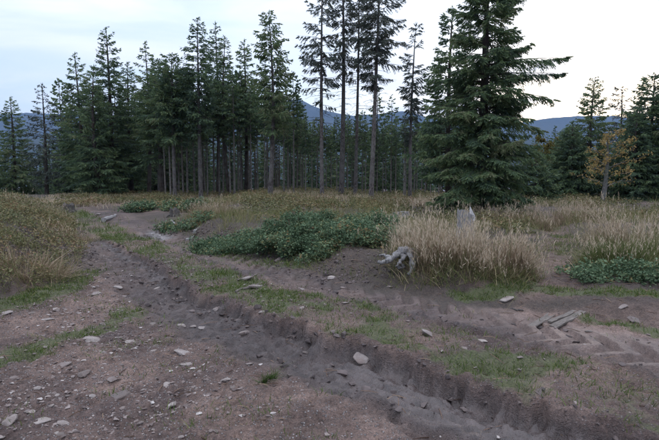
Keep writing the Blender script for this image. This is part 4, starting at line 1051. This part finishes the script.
def roots(label):
    D = hit(404, 271)[1] - 0.04
    X0, Y0 = (400 - PW / 2) / FPX * D, D
    z0 = H1(X0, Y0)
    e = empty('exposed_roots', (X0, Y0, z0))
    rng = np.random.default_rng(12)
    def w(px, py, dy=0.0):
        p = at_y(px, py, D + dy); return p - np.array([X0, Y0, z0])
    sets = [([(378, 262, -.02), (386, 262, -.06), (394, 257, -.02), (401, 250, .05), (408, 251, .15)], [.018, .030, .036, .045, .05]),
            ([(401, 251, .05), (403, 258, -.05), (399, 264, -.12), (396, 268, -.12)], [.04, .028, .022, .010]),
            ([(408, 252, .10), (413, 256, 0), (412, 266, -.10), (410, 277, -.14)], [.05, .042, .034, .016]),
            ([(414, 254, .08), (418, 258, 0), (416, 266, -.05), (411, 274, -.10)], [.035, .028, .022, .010]),
            ([(404, 265, -.02), (400, 267, -.06), (396, 266, -.06)], [.026, .022, .008]),
            ([(392, 257, .0), (385, 256, .0), (379, 254, .02)], [.024, .016, .007]),
            ([(409, 251, .12), (416, 253, .2), (424, 256, .35)], [.05, .045, .03])]
    for pts, rad in sets:
        P = np.array([w(*p) for p in pts])
        t = np.linspace(0, 1, len(P)); tt = np.linspace(0, 1, len(P) * 3)
        P2 = np.stack([np.interp(tt, t, P[:, i]) for i in range(3)], -1) + rng.normal(size=(len(tt), 3)) * 0.014
        r2 = np.interp(tt, t, rad) * rng.uniform(0.65, 1.2, len(tt)) * 1.2
        V, q, tr = tube(P2, r2, 9, True, rng, 0.22); a = Acc(); a.add(V, q, tr); link('root', a.mesh('gnarled_root', True), M['driftwood'], e)
    tag(e, label, 'tree roots')
roots('bleached gnarled roots jutting out of the bank')

def plank(px0, py0, px1, py1, wd, label, tilt, th=0.022, seed=0):
    a = np.array(U(px0, py0)); b = np.array(U(px1, py1)); c = (a + b) / 2; L = float(np.linalg.norm(b - a)); rz = math.atan2(b[1] - a[1], b[0] - a[0])
    rng = np.random.default_rng(seed)
    n = 9; s = np.linspace(-L / 2, L / 2, n)
    V = []
    for k, x_ in enumerate(s):
        w0, w1 = -wd / 2 + rng.normal() * 0.004, wd / 2 + rng.normal() * 0.004
        dx = (rng.normal() * 0.012 if k in (0, n - 1) else 0); zb = 0.004 * math.sin(k)
        V += [(x_ + dx, w0, zb), (x_ + dx * 0.3, w1, zb), (x_ + dx * 0.3, w1, th + zb), (x_ + dx, w0, th + zb)]
    q = [[4 * k + i, 4 * k + (i + 1) % 4, 4 * k + 4 + (i + 1) % 4, 4 * k + 4 + i] for k in range(n - 1) for i in range(4)] + [[3, 2, 1, 0], [4 * n - 4, 4 * n - 3, 4 * n - 2, 4 * n - 1]]
    ac = Acc(); ac.add(V, q)
    o = link('plank', ac.mesh('plank'), M['plankwood'])
    zs = H(np.linspace(a[0], b[0], 7), np.linspace(a[1], b[1], 7))
    o.location = (c[0], c[1], float(np.mean(zs)) + 0.004)
    o.rotation_euler = (tilt, -math.atan2(float(H1(*b) - H1(*a)) * 0.7, L), rz)
    tag(o, label, 'plank', 'broken planks on the track')
plank(553, 323, 583, 310, 0.075, 'longest weathered plank lying across the upper wheel track', 0.10, seed=1)
plank(550, 318, 575, 309, 0.060, 'grey plank lying just behind the longest one', -0.06, seed=2)
plank(531, 322, 552, 310, 0.085, 'short broken plank left of the longest one, half sunk in mud', 0.05, 0.014, seed=3)

def log(px0, py0, px1, py1, r, label, mat='driftwood', seed=0, z=0.0):
    a = np.array(U(px0, py0, z)); b = np.array(U(px1, py1, z)); c = (a + b) / 2
    rng = np.random.default_rng(seed)
    t = np.linspace(0, 1, 7)[:, None]; P = a * (1 - t) + b * t
    zz_ = H(P[:, 0], P[:, 1]); zz_ = zz_.mean() * 0.6 + zz_ * 0.4 + r * 0.7
    Q = np.column_stack([P - c, zz_ - zz_.mean()]) + rng.normal(size=(7, 3)) * r * 0.25
    V, q, tr = tube(Q, np.linspace(r, r * 0.6, 7) * rng.uniform(0.85, 1.1, 7), 8, True, rng, 0.08)
    ac = Acc(); ac.add(V, q, tr); o = link('dead_branch', ac.mesh('dead_branch'), M[mat]); o.location = (c[0], c[1], float(zz_.mean()))
    tag(o, label, 'branch', 'pale dead wood by the track')
log(103, 219, 116, 215, 0.085, 'pale log end lying beyond the track bend', seed=1, z=.1)
log(187, 240, 194, 237, 0.035, 'left one of two pale wood pieces at the foot of the bank', seed=2)
log(194, 236, 200, 233, 0.045, 'right one of two pale wood pieces at the foot of the bank', seed=3)
log(172, 219, 182, 226, 0.03, 'thin grey branch slanting down from the small dark stump', seed=4, z=.15)
log(236, 292, 262, 284, 0.020, 'thin pale stick beside the flat stones on the middle strip', 'plankwood', seed=5)
log(510, 306, 524, 307, 0.012, 'short dark stick touching the pale stone by the upper track', 'rotwood', seed=6)

# ------------------------------------------------------------------ stones
import bmesh
def rock_mesh(name, rng, n=26, flat=0.5):
    bm = bmesh.new()
    P = rng.normal(size=(n, 3)); P = norm(P) * rng.uniform(0.75, 1.0, (n, 1)); P[:, 2] *= flat
    P[:, 2] = np.clip(P[:, 2], -0.5 * flat, 0.62 * flat)
    for p in P: bm.verts.new(p)
    r = bmesh.ops.convex_hull(bm, input=bm.verts)
    bmesh.ops.delete(bm, geom=[v for v in bm.verts if not v.link_faces], context='VERTS')
    bmesh.ops.bevel(bm, geom=list(bm.edges), offset=0.05, segments=1, affect='EDGES')
    me = bpy.data.meshes.new(name); bm.to_mesh(me); bm.free(); return me
rr_ = np.random.default_rng(33)
RM = [rock_mesh('stone', rr_, 22, f) for f in (0.35, 0.45, 0.6, 0.5, 0.3, 0.7)]
for me in RM: me.materials.append(M['stone'])
RMD = [m.copy() for m in RM]
for me in RMD: me.materials.clear(); me.materials.append(M['stone_dark'])
def stone(px, py, wpx, label=None, kind=None, dark=False, thick=1.0, rz=None, elong=0.55, z=0.0, sink=0.25, tilt=0.15):
    x, y = U(px, py, z)
    for _ in range(3):
        z = H1(x, y); x, y = U(px, py, z)
    D = math.hypot(x, y)
    a = wpx / FPX * D / 2 * 1.05
    k = int(rr_.integers(6)) if kind is None else kind
    o = bpy.data.objects.new('stone', (RMD if dark else RM)[k]); COL.objects.link(o)
    b = a * elong * 2.0
    o.scale = (a, min(b, a * 1.3), a * 0.75 * thick)
    ft = H(x + a * np.array([0, .6, -.6, 0, 0]), y + a * np.array([0, 0, 0, .6, -.6]))
    o.location = (x, y, float(ft.mean() * 0.6 + ft.max() * 0.4) - a * 0.03 + a * 0.04 * (thick - 1))
    o.rotation_euler = (rr_.normal() * tilt, rr_.normal() * tilt, rr_.normal() * 0.35 if rz is None else rz)
    tag(o, label or 'palm-sized pale stone lying loose on the stony part of the track', 'stone', 'stones on the track' if label else 'small loose stones')
    return o
S = [(62, 365, 20, 'long narrow pale stone on the stony track below the green strip', dict(elong=0.3, rz=0.5)),
     (91, 340, 19, 'flat beige stone just below the green strip', dict(elong=0.4)),
     (130, 341, 11, 'beige stone with a green tuft right of the flat beige stone', {}),
     (182, 352, 27, 'long flat grey stone in the middle of the stony track', dict(elong=0.32, rz=-0.25)),
     (186, 366, 17, 'flat grey stone just below the long flat one', dict(elong=0.35)),
     (170, 404, 15, 'pale angular stone low on the track left of the grass tuft', {}),
     (117, 397, 30, 'largest flat stone sunk level in the lower left of the track', dict(elong=0.4, rz=0.3, dark=True, sink=0.8)),
     (249, 364, 10, 'small pale stone above left of the lone grass tuft', {}),
     (225, 382, 13, 'pale wedge stone left of the lone grass tuft', dict(rz=0.4)),
     (244, 335, 17, 'flat sliver stone below the rut wall', dict(elong=0.25, rz=-0.1)),
     (181, 324, 11, 'rounded white stone near the top of the stony track', dict(thick=1.3)),
     (193, 326, 8, 'small white stone beside the rounded white one', {}),
     (202, 328, 9, 'flat small stone at the right of the white pair', {}),
     (40, 421, 20, 'broad pale stone in the lower left corner area', dict(elong=0.42, kind=4)),
     (63, 423, 15, 'beige elongated stone near the bottom left', dict(elong=0.35, rz=-0.3)),
     (8, 421, 18, 'pale stone cut by the left edge near the bottom corner', dict(elong=0.5)),
     (167, 385, 10, 'reddish-white stone in the middle of the track', {}),
     (140, 424, 8, 'small round white stone near the bottom edge', dict(thick=1.3)),
     (180, 437, 10, 'small white stone at the very bottom edge', {}),
     (112, 382, 11, 'pale stone just above the largest flat stone', {}),
     (84, 376, 13, 'dull flat stone between the long narrow stone and the largest flat one', dict(dark=True)),
     (262, 323, 9, 'white stone under the rut wall', {}),
     (46, 319, 13, 'pale stone by the green edge of the left mound', {}),
     (4, 316, 14, 'pale stone at the left edge by the mound grass', {}),
     (96, 294, 13, 'flat pale stone at the upper left of the track', dict(elong=0.4)),
     (118, 287, 12, 'flat white stone in the upper part of the stony track', dict(elong=0.4)),
     (158, 305, 9, 'small pale stone right of the upper flat white stone', {}),
     (57, 311, 9, 'small pale stone near the mound foot', {}),
     (361, 365, 25, 'big pale tilted slab at the near edge of the deep rut', dict(elong=0.5, rz=-0.5, thick=1.0, kind=0)),
     (428, 335, 19, 'broad pale stone on the middle strip above the deep rut', dict(elong=0.5)),
     (483, 342, 11, 'small white stone on the middle strip right of the broad one', {}),
     (506, 304, 16, 'round white stone beside the dark stick on the upper track', dict(thick=1.2, elong=0.6)),
     (412, 311, 14, 'flat white stone in the upper track below the exposed roots', dict(elong=0.4)),
     (464, 350, 8, 'small grey stone at the brink of the deep rut', {}),
     (168, 262, 12, 'bright white oblong stone on the middle strip near the bend', dict(elong=0.4, rz=0.5, thick=1.4)),
     (245, 280, 24, 'upper of two flat pale slabs on the middle strip', dict(elong=0.4, rz=-0.2, kind=0)),
     (256, 286, 26, 'lower of two flat pale slabs on the middle strip', dict(elong=0.3, rz=0.6, kind=4)),
     (331, 258, 10, 'round pale stone in the dark soil of the bank', dict(thick=1.5, elong=0.6)),
     (301, 288, 11, 'pale stone at the edge of the upper wheel track', {}),
     (301, 309, 8, 'pale stone at the top of the rut wall', {}),
     (278, 247, 9, 'rounded stone under the bramble bushes', dict(thick=1.4)),
     (242, 245, 7, 'small white stone under the left end of the brambles', dict(thick=1.3)),
     (331, 271, 9, 'flat stone at the foot of the bank', {}),
     (343, 272, 8, 'small flat stone right of the one at the foot of the bank', {}),
     (390, 287, 8, 'small white stone in the upper track below the roots', {}),
     (636, 310, 14, 'grey stone at the grass edge on the right', dict(dark=True, thick=1.3)),
     (622, 305, 11, 'pale stone left of the grey one at the right grass edge', {}),
     (520, 371, 7, 'tiny white stone on the strip above the rut scallops', {}),
     (98, 215, 6, 'small pale stone beyond the bend', dict(thick=1.4)),
     (520, 357, 8, 'small pinkish stone on the strip under the planks', {}),
     (345, 303, 9, 'small flat stone on the strip in the middle', {}),
     (588, 331, 9, 'small stone pressed in the tread prints below the planks', dict(dark=True))]
for px, py, w, lab, kw in S: stone(px, py, w, lab, **kw)
seen_lab = set()
for k in range(110):
    px, py = rr_.uniform(0, 330), rr_.uniform(285, 438)
    x, y = U(px, py); f = fields(np.array([x]), np.array([y]))[2]
    if f['track'][0] < 0.15 or f['s1'][0] < 0.3: continue
    dd = [math.hypot(px - q[0], py - q[1]) for q in S]; j = int(np.argmin(dd))
    if dd[j] < 9 or dd[j] > 48: continue
    dx, dy = px - S[j][0], py - S[j][1]; dark = rr_.random() < 0.5
    rel = ('right of' if dx > 0 else 'left of') if abs(dx) > 1.6 * abs(dy) else (('just below' if dy > 0 else 'just above') if abs(dy) > 1.6 * abs(dx) else ('below and ' if dy > 0 else 'above and ') + ('right of' if dx > 0 else 'left of'))
    ref = ' '.join(S[j][3].split()[:7])
    while ref.split()[-1] in ('of', 'the', 'on', 'in', 'a', 'at', 'by', 'near', 'just', 'with', 'and', 'under', 'cut', 'low', 'very', 'lower', 'upper', 'green', 'stony', 'left', 'grass', 'between', 'long', 'below', 'above', 'right'): ref = ' '.join(ref.split()[:-1])
    lab = 'small %s stone %s the %s' % ('dull' if dark else 'pale', rel, ref)
    if lab in seen_lab: continue
    seen_lab.add(lab)
    stone(px, py, rr_.uniform(4.5, 8.5), lab, dark=dark)['group'] = 'small loose stones'

# gravel and clods
def pebbles(name, label, n, x0, x1, y0, y1, dens, smin, smax, mat, seed, pts=9, flat=0.6, power=3.0, tint=None):
    rng = np.random.default_rng(seed)
    proto = []
    for k in range(10):
        me = rock_mesh('p', rng, pts, flat) if False else None
        bm = bmesh.new(); P = norm(rng.normal(size=(pts, 3))) * rng.uniform(0.8, 1, (pts, 1)); P[:, 2] *= flat
        for p in P: bm.verts.new(p)
        bmesh.ops.convex_hull(bm, input=bm.verts); bmesh.ops.triangulate(bm, faces=bm.faces)
        bm.verts.index_update(); V = np.array([v.co for v in bm.verts]); F = np.array([[v.index for v in f.verts] for f in bm.faces]); bm.free()
        proto.append((V, F))
    x, y, z = scatter(n, x0, x1, y0, y1, rng, dens)
    a = Acc(); m = len(x); which = rng.integers(10, size=m)
    sz = smin + (smax - smin) * rng.random(m) ** power
    for k in range(10):
        i = np.where(which == k)[0]; V, F = proto[k]
        if not len(i): continue
        th = rng.random(len(i)) * 6.283; c, s = np.cos(th), np.sin(th)
        sc = sz[i][:, None] * np.stack([np.ones(len(i)), rng.uniform(0.5, 0.9, len(i)), rng.uniform(0.4, 0.9, len(i))], -1)
        W = V[None] * sc[:, None, :]
        X = W[..., 0] * c[:, None] - W[..., 1] * s[:, None]; Y = W[..., 0] * s[:, None] + W[..., 1] * c[:, None]
        Wv = np.stack([X + x[i][:, None], Y + y[i][:, None], W[..., 2] + (z[i] - 0.02 * sz[i] * flat)[:, None]], -1)
        FF = (np.arange(len(i)) * len(V))[:, None, None] + F[None]
        ti = np.clip(rng.random(len(i)) ** 1.4, 0, 1)
        a.add(Wv.reshape(-1, 3), None, FF.reshape(-1, 3), np.repeat(ti, len(V)))
    tag(link(name, a.mesh(name), M[mat]), label, None, None, 'stuff')
pebbles('gravel', 'loose gravel and stone chips on the track', 110000, -6, 5, 2.2, 13, lambda x, y, m, e: (e['track'] > 0.05) * np.clip(m['stony'] * (0.25 + 0.9 * sstep(0.40, 0.65, fbm(x * 1.3, y * 1.3, 3))) * sstep(1.0, -1.2, x) + 0.025, 0, 1) * (1 - 0.85 * m['mud']), 0.005, 0.036, 'pebble', 801, power=3.2)
pebbles('mud_clods', 'broken mud clods along the ruts', 30000, -5, 6, 2.4, 12, lambda x, y, m, e: (e['track'] > 0) * (0.65 * e['floorA'] * sstep(0.35, 0.6, fbm(x * 2.5, y * 2.5, 3)) + 0.10 * e['inb'] + 0.5 * np.exp(-((e['s1'] + 0.02) / 0.1) ** 2) * 0.5 + 0.5 * np.exp(-((e['s2'] - 0.02) / 0.1) ** 2) * 0.6), 0.010, 0.065, 'clod', 802, 10, 0.8)
pebbles('rim_clods', 'crumbling earth lumps along the rut wall', 9000, -4.5, 5, 2.4, 10, lambda x, y, m, e: (e['track'] > 0) * np.clip(0.75 * np.exp(-((e['s1'] - 0.10) / 0.14) ** 2) * sstep(0.35, 0.6, fbm(x * 2 + 7, y * 2, 2)) + 0.35 * np.exp(-((e['s1'] - 0.85) / 0.12) ** 2) * sstep(-0.5, 0.5, x), 0, 1), 0.012, 0.075, 'clod', 804, 13, 0.75, 3.0)
pebbles('soil_crumbs', 'crumbled dark soil and stones on the bank', 30000, -6, 3, 7.5, 14, lambda x, y, m, e: (e['track'] < 0.1) * sstep(-1.3, -0.5, e['sb']) * 0.8, 0.012, 0.06, 'clod', 803, 10, 0.8)

# twigs and needle litter
rt = np.random.default_rng(901)
x, y, z = scatter(6500, -6, 6, 2.4, 12.5, rt, lambda x, y, m, e: 0.16 + 0.5 * (e['bank'] > 0.2))
a = Acc()
for X, Y, Z in zip(x, y, z):
    L = rt.uniform(0.04, 0.22); an = rt.random() * 6.283; d = np.array([math.cos(an), math.sin(an), rt.normal() * 0.08]) * L / 2
    V, q, tr = tube(np.array([[X, Y, Z + 0.006] - d, [X, Y, Z + 0.010], [X, Y, Z + 0.006] + d]), [0.0035, 0.004, 0.002], 3, False); a.add(V, q, None, rt.random())
tag(link('twig_litter', a.mesh('twigs'), M['stem']), 'fallen twigs scattered on soil', None, None, 'stuff')
